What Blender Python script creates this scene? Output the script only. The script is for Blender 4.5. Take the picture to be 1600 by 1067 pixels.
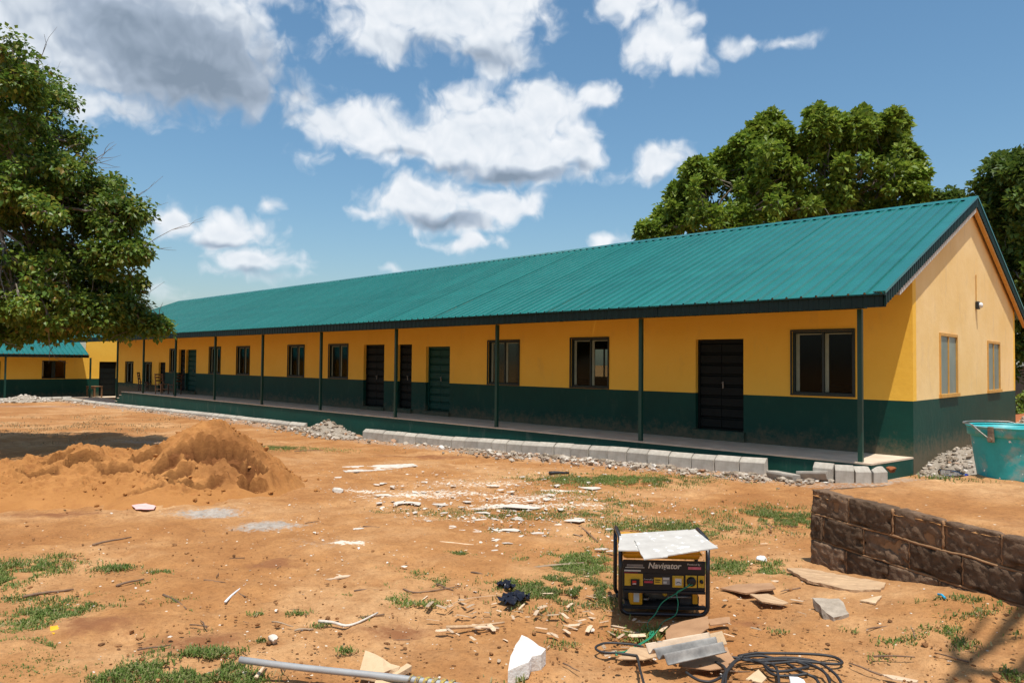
import bpy, bmesh, math, random
import numpy as np
from mathutils import Vector, Matrix

random.seed(7)
rng = np.random.default_rng(11)
SC = bpy.context.scene
COL = SC.collection
for _o in list(bpy.data.objects):
    bpy.data.objects.remove(_o)
rad = math.radians

# ------------------------------------------------------------------ camera
CAM = np.array([3.671, -13.714, 1.538])
FPX = 1134.3                                   # focal length for a 1600 px wide frame
YAW, PITCH, ROLL = rad(133.90), rad(1.707), rad(0.523)
fw = np.array([math.cos(PITCH) * math.cos(YAW), math.cos(PITCH) * math.sin(YAW), math.sin(PITCH)])
rt = np.cross(fw, [0, 0, 1]); rt /= np.linalg.norm(rt)
up = np.cross(rt, fw)
rt, up = math.cos(ROLL) * rt + math.sin(ROLL) * up, -math.sin(ROLL) * rt + math.cos(ROLL) * up
cd = bpy.data.cameras.new('camera')
cd.sensor_width = 36; cd.lens = FPX / 1600 * 36; cd.clip_start = 0.05; cd.clip_end = 3000
cam = bpy.data.objects.new('camera', cd); COL.objects.link(cam)
cam.matrix_world = Matrix(((rt[0], up[0], -fw[0], CAM[0]), (rt[1], up[1], -fw[1], CAM[1]),
                           (rt[2], up[2], -fw[2], CAM[2]), (0, 0, 0, 1)))
SC.camera = cam
SC.view_settings.view_transform = 'Standard'
SC.view_settings.look = 'None'
SC.view_settings.exposure = 0.14
SC.view_settings.gamma = 1.0
SC.cycles.max_bounces = 6; SC.cycles.diffuse_bounces = 4; SC.cycles.glossy_bounces = 2; SC.cycles.transmission_bounces = 4; SC.cycles.transparent_max_bounces = 6

# ------------------------------------------------------------------ sun and sky
SUN = Vector((0.26, -0.215, 1.0)).normalized()       # direction towards the sun
sl = bpy.data.lights.new('sun', 'SUN'); sl.energy = 5.0; sl.angle = rad(0.53); sl.color = (1.0, 0.955, 0.88)
so = bpy.data.objects.new('sun', sl); COL.objects.link(so)
so.rotation_euler = SUN.to_track_quat('Z', 'Y').to_euler(); so.location = (0, -5, 40)


def ray(x, y):
    return fw + rt * (x - 800) / FPX - up * (y - 533.5) / FPX


def sky_uv(x, y):
    d = ray(x, y); d = d / np.linalg.norm(d)
    return math.atan2(d[1], d[0]), math.asin(d[2])


def build_world():
    w = bpy.data.worlds.new('World'); SC.world = w; w.use_nodes = True
    nt = w.node_tree; nt.nodes.clear(); N = nt.nodes; L = nt.links
    out = N.new('ShaderNodeOutputWorld')
    sky = N.new('ShaderNodeTexSky'); sky.sky_type = 'NISHITA'; sky.sun_disc = False
    sky.sun_elevation = math.asin(SUN.z); sky.sun_rotation = math.atan2(SUN.x, SUN.y)
    sky.altitude = 300; sky.air_density = 1.35; sky.dust_density = 1.4; sky.ozone_density = 6.5
    bg = N.new('ShaderNodeBackground'); bg.inputs['Strength'].default_value = 0.115
    hs = N.new('ShaderNodeHueSaturation'); hs.inputs['Hue'].default_value = 0.490; hs.inputs['Saturation'].default_value = 1.06; hs.inputs['Value'].default_value = 1.0
    L.new(sky.outputs[0], hs.inputs['Color']); L.new(hs.outputs[0], bg.inputs['Color'])

    def mth(op, a, b=None, c=None, clamp=False):
        n = N.new('ShaderNodeMath'); n.operation = op; n.use_clamp = clamp
        for i, v in enumerate((a, b, c)):
            if v is None: continue
            if isinstance(v, (int, float)): n.inputs[i].default_value = v
            else: L.new(v, n.inputs[i])
        return n.outputs[0]

    def vm(op, a, b=None):
        n = N.new('ShaderNodeVectorMath'); n.operation = op
        for i, v in enumerate((a, b)):
            if v is None: continue
            if isinstance(v, tuple): n.inputs[i].default_value = v
            else: L.new(v, n.inputs[i])
        return n.outputs['Value'] if op in ('LENGTH', 'DISTANCE', 'DOT_PRODUCT') else n.outputs[0]

    def noise(vec, scale, detail, rough):
        n = N.new('ShaderNodeTexNoise'); n.noise_dimensions = '2D'; n.inputs['Scale'].default_value = scale
        n.inputs['Detail'].default_value = detail; n.inputs['Roughness'].default_value = rough
        L.new(vec, n.inputs['Vector']); return n

    def smooth(v, a, b, lo=0.0, hi=1.0):
        n = N.new('ShaderNodeMapRange'); n.interpolation_type = 'SMOOTHSTEP'; L.new(v, n.inputs[0])
        n.inputs[1].default_value = a; n.inputs[2].default_value = b; n.inputs[3].default_value = lo; n.inputs[4].default_value = hi
        return n.outputs[0]
    tc = N.new('ShaderNodeTexCoord'); sx = N.new('ShaderNodeSeparateXYZ'); L.new(tc.outputs['Generated'], sx.inputs[0])
    az = mth('ARCTAN2', sx.outputs['Y'], sx.outputs['X']); el = mth('ARCSINE', sx.outputs['Z'])
    cx = N.new('ShaderNodeCombineXYZ'); L.new(az, cx.inputs[0]); L.new(el, cx.inputs[1]); P = cx.outputs[0]

    def blobs(Pin, lst, k=0.12):
        acc = None
        for (px, py, rx, ry, wgt) in lst:
            u, v = sky_uv(px, py); ux, _ = sky_uv(px + 1, py); _, vy = sky_uv(px, py - 1)
            a = abs(ux - u) * rx; b = abs(vy - v) * ry
            mp = N.new('ShaderNodeMapping'); mp.vector_type = 'POINT'
            mp.inputs['Scale'].default_value = (1 / a, 1 / b, 0); mp.inputs['Location'].default_value = (-u / a, -v / b, 0); L.new(Pin, mp.inputs[0])
            f = mth('MULTIPLY_ADD', vm('LENGTH', mp.outputs[0]), -wgt, wgt)
            acc = f if acc is None else mth('SMOOTH_MAX', acc, f, k)
        return acc
    clouds = [  # px x, px y, rx, ry, weight
        (20, 20, 190, 120, 1.3), (215, 40, 250, 150, 1.9), (335, 100, 115, 95, 1.4), (412, 90, 40, 75, .9), (175, 165, 85, 36, .7), (425, 2, 50, 18, .5),
        (690, 0, 185, 88, 1.3), (600, 48, 100, 52, .9), (770, 70, 78, 62, 1.0),
        (475, 152, 50, 34, .8), (535, 190, 85, 46, .95), (625, 215, 105, 48, 1.0), (790, 212, 165, 74, 1.3), (705, 225, 90, 60, 1.0),
        (850, 165, 95, 42, .85), (735, 158, 70, 36, .8), (930, 152, 48, 26, .7), (905, 240, 52, 44, .9), (800, 262, 165, 34, 1.0),
        (670, 312, 105, 46, 1.0), (785, 322, 78, 34, .9), (705, 345, 105, 26, .9), (738, 379, 62, 15, .5), (590, 330, 45, 12, .4),
        (1035, 58, 70, 62, .9), (985, 10, 60, 34, .75), (1068, 92, 42, 34, .8),
        (1160, 70, 36, 15, .5), (1240, 66, 46, 13, .42), (1036, 255, 60, 32, .8),
        (345, 360, 90, 32, .95), (275, 352, 50, 28, .75), (425, 322, 20, 12, .5), (400, 410, 75, 32, .9), (345, 424, 46, 14, .5),
        (948, 374, 32, 14, .6), (615, 421, 28, 8, .4), (485, 243, 28, 15, .25), (240, 455, 40, 14, .4), (440, 432, 45, 10, .4),
        (-180, 160, 170, 70, 1.0), (1790, 80, 120, 50, .9)]
    base_of = [(310, 120, 260, 135, .92), (190, 50, 220, 140, .55), (330, 140, 130, 60, .62), (800, 276, 140, 20, 1.0), (690, 348, 110, 20, .85), (760, 95, 120, 34, .6), (660, 75, 110, 30, .5), (345, 380, 80, 12, .6), (400, 430, 70, 12, .6), (700, 262, 80, 14, .6), (905, 262, 40, 14, .6), (620, 240, 70, 12, .5), (1030, 275, 45, 10, .4)]
    wn = noise(P, 20.0, 2.0, 0.5)
    wv = vm('MULTIPLY', vm('SUBTRACT', wn.outputs['Color'], (0.5, 0.5, 0.5)), (0.035, 0.030, 0.0))
    Pw = vm('ADD', P, wv)
    acc = blobs(Pw, clouds)
    # the rest of the sky: scattered cumulus from noise
    fb0 = noise(P, 3.2, 3.0, 0.5); gen = mth('MULTIPLY_ADD', fb0.outputs['Fac'], 5.0, -2.85)
    vu, vv = sky_uv(800, 300)
    far = mth('MULTIPLY_ADD', vm('LENGTH', vm('MULTIPLY', vm('SUBTRACT', P, (vu, vv, 0.0)), (1 / .95, 1 / .75, 0.0))), 3.0, -3.0, clamp=True)
    acc = mth('MAXIMUM', acc, mth('ADD', gen, mth('MULTIPLY_ADD', far, 3.0, -3.0)))
    
    def puff(vec, det):
        n = N.new('ShaderNodeTexVoronoi'); n.voronoi_dimensions = '2D'; n.feature = 'F1'; n.normalize = True
        n.inputs['Scale'].default_value = 26.0; n.inputs['Detail'].default_value = det; n.inputs['Roughness'].default_value = 0.55; n.inputs['Lacunarity'].default_value = 2.1
        L.new(vec, n.inputs['Vector']); return mth('MULTIPLY_ADD', n.outputs['Distance'], -1.0, 0.40)
    fb = noise(Pw, 22.0, 7.0, 0.55); pf = puff(Pw, 2.0)
    nb = mth('ADD', mth('MULTIPLY_ADD', fb.outputs['Fac'], 1.15, -0.62), mth('MULTIPLY', pf, 0.75))
    dens = smooth(mth('ADD', acc, nb), -0.10, 0.58)
    # billows: relief of the noise lit from above, greyer where the cloud is deep or near its base
    rel = mth('SUBTRACT', pf, puff(vm('ADD', Pw, (-0.003, 0.010, 0.0)), 1.0))
    gb = blobs(Pw, base_of, 0.2)
    grey = mth('MAXIMUM', gb, 0.0)
    deep = mth('MULTIPLY', mth('MAXIMUM', mth('SUBTRACT', acc, 0.6), 0.0), 0.22)
    sh = mth('SUBTRACT', mth('ADD', mth('ADD', grey, deep), 0.16), mth('MULTIPLY', rel, 0.55), clamp=True)
    rp = N.new('ShaderNodeValToRGB'); L.new(sh, rp.inputs[0]); e = rp.color_ramp.elements
    e[0].position = 0.0; e[0].color = (0.86, 0.88, 0.91, 1); e[1].position = 1.0; e[1].color = (0.22, 0.28, 0.36, 1)
    m = e.new(0.3); m.color = (0.70, 0.75, 0.81, 1); m = e.new(0.65); m.color = (0.37, 0.44, 0.54, 1)
    bgc = N.new('ShaderNodeBackground'); bgc.inputs['Strength'].default_value = 1.0; L.new(rp.outputs[0], bgc.inputs['Color'])
    hz = smooth(el, 0.0, 0.16, 0.35, 0.97)
    mix = N.new('ShaderNodeMixShader'); L.new(mth('MULTIPLY', dens, hz), mix.inputs[0]); L.new(bg.outputs[0], mix.inputs[1]); L.new(bgc.outputs[0], mix.inputs[2])
    L.new(mix.outputs[0], out.inputs['Surface'])
    w.cycles.sampling_method = 'MANUAL'; w.cycles.sample_map_resolution = 256


build_world()

# ------------------------------------------------------------------ numpy noise
_perm = rng.integers(0, 1 << 30, size=(256, 256)).astype(np.float64) / (1 << 30)


def vnoise(x, y):
    xi = np.floor(x).astype(int); yi = np.floor(y).astype(int)
    fx = x - xi; fy = y - yi
    fx = fx * fx * (3 - 2 * fx); fy = fy * fy * (3 - 2 * fy)
    a = _perm[xi & 255, yi & 255]; b = _perm[(xi + 1) & 255, yi & 255]
    c = _perm[xi & 255, (yi + 1) & 255]; d = _perm[(xi + 1) & 255, (yi + 1) & 255]
    return (a + (b - a) * fx) * (1 - fy) + (c + (d - c) * fx) * fy - 0.5


def fbm(x, y, o=4, g=0.5):
    s = 0; a = 1; f = 1
    for k in range(o):
        s = s + a * vnoise(x * f + 17.3 * k, y * f - 9.1 * k); a *= g; f *= 2.03
    return s


def sstep(a, b, x):
    t = np.clip((x - a) / (b - a), 0, 1); return t * t * (3 - 2 * t)


# ------------------------------------------------------------------ terrain height
KX = np.array([-60, -42, -38, -32, -23.5, -16.8, -13.8, -10, -6.8, -4.3, -3, -1.8, -0.9, 0.5, 3, 12])
KZ = np.array([-.78, -.75, -.70, -.66, -.585, -.53, -.60, -.55, -.44, -.37, -.35, -.32, -.28, -.24, -.22, -.2])


def gz(x, y):
    base = -0.33 + 0.0105 * np.clip(x, -60, 20) - 0.008 * (np.clip(y, -25, 12) + 1.5)
    k = np.interp(x, KX, KZ)
    w = sstep(-7.0, -2.4, y)
    z = base * (1 - w) + k * w
    u = (x - .98) * .9 - (y + 6.89) * .437; v = -(x - .98) * .437 - (y + 6.89) * .9     # earth banked against the block wall
    return z + .20 * sstep(.2, 1.9, u) * np.exp(-(v / .95) ** 2)


def at(px, py, dz=0.0):
    """point of the yard seen at a photo pixel"""
    d = ray(px, py); t = 6.0
    for _ in range(40):
        q = CAM + t * d; z = float(gz(q[0], q[1])) + dz
        t = 0.5 * t + 0.5 * (z - CAM[2]) / d[2]
    q = CAM + t * d
    return np.array([q[0], q[1], float(gz(q[0], q[1])) + dz])


def atz(px, py, z):
    d = ray(px, py); t = (z - CAM[2]) / d[2]; return CAM + t * d


def atd(px, py, dist):
    return CAM + ray(px, py) * dist


# ------------------------------------------------------------------ helpers
def tag(o, label=None, cat=None, group=None, kind=None):
    if label: o['label'] = label
    if cat: o['category'] = cat
    if group: o['group'] = group
    if kind: o['kind'] = kind
    return o


def empty(name, loc, rz=0.0, label=None, cat=None, group=None, kind=None):
    o = bpy.data.objects.new(name, None); COL.objects.link(o)
    o.location = [float(c) for c in loc]; o.rotation_euler = (0, 0, rz); o.empty_display_size = 0.2
    return tag(o, label, cat, group, kind)


def link(name, me, parent=None, loc=None, rot=None):
    o = bpy.data.objects.new(name, me); COL.objects.link(o)
    if parent is not None: o.parent = parent
    if loc is not None: o.location = [float(c) for c in loc]
    if rot is not None: o.rotation_euler = rot
    return o


class MB:
    def __init__(s):
        s.v = []; s.f = []; s.m = []

    def add(s, vs, fs, m=0):
        n = len(s.v); s.v += [tuple(float(c) for c in p) for p in vs]
        s.f += [tuple(i + n for i in f) for f in fs]; s.m += [m] * len(fs); return s

    def box(s, x0, x1, y0, y1, z0, z1, m=0, M=None):
        vs = [(x0, y0, z0), (x1, y0, z0), (x1, y1, z0), (x0, y1, z0), (x0, y0, z1), (x1, y0, z1), (x1, y1, z1), (x0, y1, z1)]
        if M is not None: vs = [tuple(M @ Vector(p)) for p in vs]
        return s.add(vs, [(0, 3, 2, 1), (4, 5, 6, 7), (0, 1, 5, 4), (1, 2, 6, 5), (2, 3, 7, 6), (3, 0, 4, 7)], m)

    def cbox(s, x0, x1, y0, y1, z0, z1, c, m=0, M=None):
        """box with chamfered edges"""
        bm = bmesh.new(); bmesh.ops.create_cube(bm, size=1.0)
        for v in bm.verts:
            v.co = Vector(((x0 + x1) / 2 + v.co.x * (x1 - x0), (y0 + y1) / 2 + v.co.y * (y1 - y0), (z0 + z1) / 2 + v.co.z * (z1 - z0)))
        bmesh.ops.bevel(bm, geom=list(bm.edges), offset=c, segments=2, profile=0.6, affect='EDGES')
        bm.verts.ensure_lookup_table()
        for i, v in enumerate(bm.verts): v.index = i
        vs = [v.co if M is None else M @ v.co for v in bm.verts]
        s.add(vs, [tuple(v.index for v in f.verts) for f in bm.faces], m); bm.free(); return s

    def tube(s, path, r, n=8, m=0, cap=True, closed=False):
        P = [Vector([float(c) for c in p]) for p in path]; k = len(P)
        rr = r if isinstance(r, (list, tuple)) else [r] * k
        ref = Vector((0.31, 0.17, 0.93)); vs = []; fs = []
        T0 = (P[1] - P[0]).normalized(); nrm = ref.cross(T0)
        if nrm.length < 1e-3: nrm = Vector((1, 0, 0)).cross(T0)
        nrm.normalize()
        for i in range(k):
            a = P[(i - 1) % k] if (i > 0 or closed) else P[i]; b = P[(i + 1) % k] if (i < k - 1 or closed) else P[i]
            T = (b - a).normalized(); nrm = (nrm - T * nrm.dot(T)).normalized(); bn = T.cross(nrm)
            for j in range(n):
                t = 2 * math.pi * j / n; vs.append(P[i] + (nrm * math.cos(t) + bn * math.sin(t)) * rr[i])
        for i in range(k if closed else k - 1):
            for j in range(n):
                a = i * n + j; b = i * n + (j + 1) % n; c = ((i + 1) % k) * n + (j + 1) % n; d = ((i + 1) % k) * n + j
                fs.append((a, b, c, d))
        if cap and not closed:
            fs.append(tuple(range(n - 1, -1, -1))); fs.append(tuple((k - 1) * n + j for j in range(n)))
        return s.add(vs, fs, m)

    def lathe(s, prof, n=24, m=0, c=(0, 0, 0), axis='Z', close=False):
        vs = []; fs = []; k = len(prof)
        for (r, z) in prof:
            for j in range(n):
                t = 2 * math.pi * j / n; p = (r * math.cos(t), r * math.sin(t), z)
                if axis == 'X': p = (p[2], p[0], p[1])
                if axis == 'Y': p = (p[0], p[2], p[1])
                vs.append((p[0] + c[0], p[1] + c[1], p[2] + c[2]))
        for i in range(k - 1):
            for j in range(n):
                q = (i * n + j, i * n + (j + 1) % n, (i + 1) * n + (j + 1) % n, (i + 1) * n + j)
                fs.append(q if axis != 'Y' else q[::-1])
        return s.add(vs, fs, m)

    def prism(s, poly, th, m=0):
        """polygon of 3D points, given thickness downwards"""
        n = len(poly); vs = [tuple(p) for p in poly] + [(p[0], p[1], p[2] - th) for p in poly]
        fs = [tuple(range(n)), tuple(range(2 * n - 1, n - 1, -1))]
        for i in range(n):
            j = (i + 1) % n; fs.append((i, i + n, j + n, j))
        return s.add(vs, fs, m)

    def mesh(s, name, mats, smooth=False, off=None, recalc=False):
        me = bpy.data.meshes.new(name)
        v = s.v if off is None else [(p[0] - off[0], p[1] - off[1], p[2] - off[2]) for p in s.v]
        me.from_pydata(v, [], s.f)
        if not isinstance(mats, (list, tuple)): mats = [mats]
        for mm in mats: me.materials.append(mm)
        me.polygons.foreach_set('material_index', s.m)
        if smooth: me.polygons.foreach_set('use_smooth', [True] * len(s.f))
        me.update()
        if recalc:
            bm = bmesh.new(); bm.from_mesh(me); bmesh.ops.recalc_face_normals(bm, faces=bm.faces); bm.to_mesh(me); bm.free()
        return me

    def build(s, name, mats, parent=None, smooth=False, world=True, recalc=False):
        """world: vertices are world coordinates, moved into the parent's (unrotated) frame"""
        off = tuple(parent.matrix_basis.translation) if (parent is not None and world) else None
        if parent is not None and world and parent.parent is not None:
            b = parent.parent.location; off = (off[0] + b[0], off[1] + b[1], off[2] + b[2])
        return link(name, s.mesh(name, mats, smooth, off, recalc), parent)

    def thing(s, name, mats, label, cat, group=None, kind=None, smooth=False, recalc=False):
        """one mesh thing whose origin sits at its base"""
        a = np.array(s.v); o = (float(a[:, 0].mean()), float(a[:, 1].mean()), float(a[:, 2].min()))
        ob = link(name, s.mesh(name, mats, smooth, o, recalc), None, o)
        return tag(ob, label, cat, group, kind)


def npmesh(name, V, F, mat, smooth=False):
    """fast mesh from arrays; F is (n,3) or (n,4)"""
    V = np.asarray(V, np.float32); F = np.asarray(F, np.int32)
    me = bpy.data.meshes.new(name); me.vertices.add(len(V)); me.vertices.foreach_set('co', V.ravel())
    k = F.shape[1]; me.loops.add(F.size); me.loops.foreach_set('vertex_index', F.ravel())
    me.polygons.add(len(F)); me.polygons.foreach_set('loop_start', np.arange(len(F), dtype=np.int32) * k)
    me.polygons.foreach_set('loop_total', np.full(len(F), k, np.int32))
    me.polygons.foreach_set('use_smooth', np.full(len(F), smooth))
    me.update(calc_edges=True); me.materials.append(mat); me.validate()
    return me


# ------------------------------------------------------------------ materials
def new_mat(name):
    m = bpy.data.materials.new(name); m.use_nodes = True
    nt = m.node_tree; return m, nt, nt.nodes, nt.links, nt.nodes['Principled BSDF']


def nz(N, L, scale, detail=4, rough=0.55, vec=None, coord='Object', stretch=None):
    n = N.new('ShaderNodeTexNoise'); n.inputs['Scale'].default_value = scale
    n.inputs['Detail'].default_value = detail; n.inputs['Roughness'].default_value = rough
    if vec is None:
        tc = N.new('ShaderNodeTexCoord'); vec = tc.outputs[coord]
    if stretch:
        mp = N.new('ShaderNodeMapping'); mp.inputs['Scale'].default_value = stretch; L.new(vec, mp.inputs[0]); vec = mp.outputs[0]
    L.new(vec, n.inputs['Vector']); return n


def ramp(N, L, fac, stops):
    r = N.new('ShaderNodeValToRGB'); L.new(fac, r.inputs[0]); e = r.color_ramp.elements
    e[0].position, e[0].color = stops[0][0], (*stops[0][1], 1); e[1].position, e[1].color = stops[-1][0], (*stops[-1][1], 1)
    for p, c in stops[1:-1]:
        q = e.new(p); q.color = (*c, 1)
    return r.outputs[0]


def mixc(N, L, fac, a, b):
    n = N.new('ShaderNodeMix'); n.data_type = 'RGBA'
    for s, v in ((n.inputs[0], fac), (n.inputs[6], a), (n.inputs[7], b)):
        if isinstance(v, (int, float)): s.default_value = v
        elif isinstance(v, tuple): s.default_value = (*v, 1)
        else: L.new(v, s)
    return n.outputs[2]


def bump(N, L, b, h, strength=0.3, dist=0.02, prev=None):
    n = N.new('ShaderNodeBump'); n.inputs['Strength'].default_value = strength; n.inputs['Distance'].default_value = dist
    L.new(h, n.inputs['Height'])
    if prev is not None: L.new(prev, n.inputs['Normal'])
    if b is not None: L.new(n.outputs[0], b.inputs['Normal'])
    return n.outputs[0]


def pmat(name, c1, c2=None, scale=6.0, rough=0.7, bstr=0.2, bscale=40.0, bdist=0.01, metal=0.0, spec=0.4, stretch=None, rand=0.0):
    m, nt, N, L, b = new_mat(name)
    c2 = c2 or tuple(c * 0.75 for c in c1)
    n = nz(N, L, scale, 6, 0.6, stretch=stretch)
    col = ramp(N, L, n.outputs['Fac'], [(0.3, c2), (0.68, c1)])
    if rand > 0:
        oi = N.new('ShaderNodeObjectInfo'); hv = N.new('ShaderNodeHueSaturation')
        mr = N.new('ShaderNodeMapRange'); L.new(oi.outputs['Random'], mr.inputs[0])
        mr.inputs[3].default_value = 1 - rand; mr.inputs[4].default_value = 1 + rand
        L.new(mr.outputs[0], hv.inputs['Value']); L.new(col, hv.inputs['Color']); col = hv.outputs[0]
    L.new(col, b.inputs['Base Color'])
    b.inputs['Roughness'].default_value = rough; b.inputs['Metallic'].default_value = metal
    b.inputs['Specular IOR Level'].default_value = spec
    if bstr > 0:
        n2 = nz(N, L, bscale, 5, 0.65, stretch=stretch); bump(N, L, b, n2.outputs['Fac'], bstr, bdist)
    return m


def paint_mat(name, c, c2, rough, dirt, dirt_amt=0.5, bstr=0.25, dust=0.0):
    """painted plaster: faint roller clouding, rain streaks and dirt of their own shape, trowel relief"""
    m, nt, N, L, b = new_mat(name)
    n = nz(N, L, 0.9, 6, 0.6); col = ramp(N, L, n.outputs['Fac'], [(0.3, c2), (0.7, c)])
    n2 = nz(N, L, 2.2, 7, 0.7, stretch=(1.6, 1.6, 0.5))
    f = ramp(N, L, n2.outputs['Fac'], [(0.56, (0, 0, 0)), (0.8, (1, 1, 1))])
    f2 = N.new('ShaderNodeMath'); f2.operation = 'MULTIPLY'; L.new(f, f2.inputs[0]); f2.inputs[1].default_value = dirt_amt
    col = mixc(N, L, f2.outputs[0], col, dirt)
    if dust > 0:                                   # soil splashed up the foot of the wall by rain
        tc = N.new('ShaderNodeTexCoord'); sp = N.new('ShaderNodeSeparateXYZ'); L.new(tc.outputs['Object'], sp.inputs[0])
        nd = nz(N, L, 7.0, 7, 0.75); a = N.new('ShaderNodeMath'); a.operation = 'MULTIPLY_ADD'; L.new(nd.outputs['Fac'], a.inputs[0]); a.inputs[1].default_value = -1.1; L.new(sp.outputs['Z'], a.inputs[2])
        mr = N.new('ShaderNodeMapRange'); mr.interpolation_type = 'SMOOTHSTEP'; L.new(a.outputs[0], mr.inputs[0]); mr.inputs[1].default_value = -.18; mr.inputs[2].default_value = -.62; mr.inputs[3].default_value = 0; mr.inputs[4].default_value = dust
        col = mixc(N, L, mr.outputs[0], col, (.20, .13, .075))
    L.new(col, b.inputs['Base Color']); b.inputs['Roughness'].default_value = rough
    b.inputs['Specular IOR Level'].default_value = 0.22
    n3 = nz(N, L, 5.0, 6, 0.65); p = bump(N, L, None, n3.outputs['Fac'], bstr, 0.03)
    n4 = nz(N, L, 90, 3, 0.6); bump(N, L, b, n4.outputs['Fac'], bstr * 0.5, 0.004, p)
    return m


M = {}
M['yellow'] = paint_mat('yellow_wall_paint', (.91, .535, .075), (.86, .485, .055), .7, (.64, .38, .09), .45)
M['yellow_gable'] = paint_mat('sunlit_yellow_paint', (.88, .63, .30), (.80, .53, .20), .75, (.62, .45, .26), .75)  # paler copy of the wall yellow, sunlight on the gable put into its colour
M['green'] = paint_mat('dark_green_wall_paint', (.004, .052, .036), (.0035, .040, .028), .6, (.07, .095, .065), .30, dust=.55)
M['plinth'] = paint_mat('plinth_green_paint', (.005, .060, .044), (.005, .046, .034), .6, (.14, .16, .13), .5)
M['floor'] = pmat('concrete_floor', (.66, .52, .38), (.50, .38, .27), 2.5, .85, .3, 30, .01)
M['steel'] = pmat('green_post_paint', (.006, .055, .038), (.005, .04, .03), 5, .4, .05, 30)
M['fascia'] = pmat('dark_fascia_metal', (.004, .022, .018), (.003, .014, .012), 5, .45, .05, 20, spec=.25)
M['concrete'] = pmat('kerb_concrete', (.47, .43, .365), (.31, .275, .225), 6, .9, .45, 55, .008, rand=.14)
M['dark_door'] = pmat('dark_steel_door', (.006, .009, .008), (.003, .005, .005), 9, .6, .15, 30, spec=.18)
M['green_door'] = pmat('green_steel_door', (.008, .062, .046), (.006, .042, .032), 9, .55, .15, 30, spec=.2)
M['frame'] = pmat('dark_window_frame', (.010, .022, .018), (.006, .014, .012), 9, .45, .05)
M['stile'] = pmat('pale_window_stile', (.26, .29, .20), (.2, .22, .16), 5, .5, .05)
M['ochre'] = pmat('ochre_window_frame', (.62, .33, .07), (.5, .26, .06), 8, .55, .1)
M['timber'] = pmat('grey_timber', (.24, .17, .11), (.13, .09, .06), 3, .8, .4, 18, stretch=(1, 1, 8))
M['interior'] = pmat('interior_plaster', (.30, .22, .10), (.25, .18, .08), 2, .9, .1)
M['ceiling'] = pmat('ceiling_board', (.45, .42, .37), (.38, .35, .3), 2, .9, .05)
M['white_board'] = pmat('pale_board', (.55, .52, .46), (.40, .37, .32), 6, .85, .2)
M['black_tube'] = pmat('black_enamel', (.012, .012, .014), (.009, .009, .010), 5, .28, .03, 30, spec=.5)
M['black_panel'] = pmat('black_panel', (.013, .013, .015), (.009, .009, .010), 8, .5, .06, 60)
M['gen_yellow'] = pmat('generator_yellow', (.68, .33, .012), (.60, .28, .012), 5, .35, .04, 30)
M['plate_yellow'] = pmat('plate_yellow', (.66, .42, .03), (.58, .36, .03), 12, .45, .04)
M['white_print'] = pmat('white_print', (.62, .61, .57), (.5, .5, .46), 20, .6, .0)
M['grey_print'] = pmat('grey_print', (.24, .23, .22), (.15, .15, .15), 40, .6, .0)
M['red_print'] = pmat('red_print', (.50, .05, .07), (.4, .04, .06), 20, .6, .0)
M['pink_print'] = pmat('pink_print', (.62, .16, .22), (.45, .10, .14), 30, .6, .0)
M['grey_metal'] = pmat('dirty_aluminium', (.33, .31, .28), (.2, .18, .15), 12, .5, .15, 40, metal=.6)
M['dark_metal'] = pmat('dark_engine_metal', (.035, .032, .03), (.02, .018, .016), 12, .6, .2, 40)
M['red'] = pmat('red_switch', (.55, .03, .02), None, 6, .4, .0)
M['wire_green'] = pmat('green_wire', (.02, .25, .13), (.02, .2, .1), 9, .45, .0)
M['cable'] = pmat('black_cable', (.022, .021, .022), (.03, .027, .025), 14, .55, .1)
M['pvc'] = pmat('grey_pvc', (.33, .34, .34), (.26, .25, .24), 7, .45, .1, 20)
M['stone_white'] = pmat('white_plaster_stone', (.72, .70, .665), (.56, .51, .44), 7, .9, .5, 25, .02)
M['stone_tan'] = pmat('tan_plaster_slab', (.60, .43, .26), (.48, .33, .19), 6, .9, .4, 25, .015)
def stone_var(name, stops):
    m, nt, N, L, b = new_mat(name); ge = N.new('ShaderNodeNewGeometry'); col = ramp(N, L, ge.outputs['Random Per Island'], stops)
    n = nz(N, L, 14, 5, .65); mu = N.new('ShaderNodeMix'); mu.data_type = 'RGBA'; mu.blend_type = 'MULTIPLY'; mu.inputs[0].default_value = .7
    L.new(col, mu.inputs[6]); L.new(ramp(N, L, n.outputs['Fac'], [(.3, (.6, .58, .55)), (.65, (1.1, 1.1, 1.1))]), mu.inputs[7]); L.new(mu.outputs[2], b.inputs['Base Color'])
    b.inputs['Roughness'].default_value = .95; b.inputs['Specular IOR Level'].default_value = .15; n2 = nz(N, L, 40, 5, .7); bump(N, L, b, n2.outputs['Fac'], .5, .012); return m


M['stone_grey'] = stone_var('grey_rubble', [(0, (.20, .155, .11)), (.4, (.33, .265, .20)), (.75, (.44, .375, .30)), (.92, (.62, .57, .50)), (1, (.36, .19, .10))])
M['gravel'] = pmat('fine_gravel', (.38, .325, .255), (.22, .18, .14), 30, .95, .8, 60, .02)
M['soil_bit'] = stone_var('soil_crumb', [(0, (.14, .068, .03)), (.5, (.27, .13, .052)), (1, (.38, .19, .08))])
M['wood'] = pmat('weathered_plank', (.55, .37, .21), (.36, .22, .12), 5, .85, .5, 30, .01, stretch=(1, 6, 1))
M['wood_pale'] = pmat('pale_wood', (.58, .43, .29), (.38, .26, .16), 9, .85, .3, 30, rand=.38)
M['stick'] = pmat('dry_stick', (.20, .12, .07), (.10, .06, .04), 14, .9, .3, 40, rand=.35)
M['cardboard'] = pmat('brown_cardboard', (.40, .23, .12), (.28, .15, .075), 5, .9, .2, 18)
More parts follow.
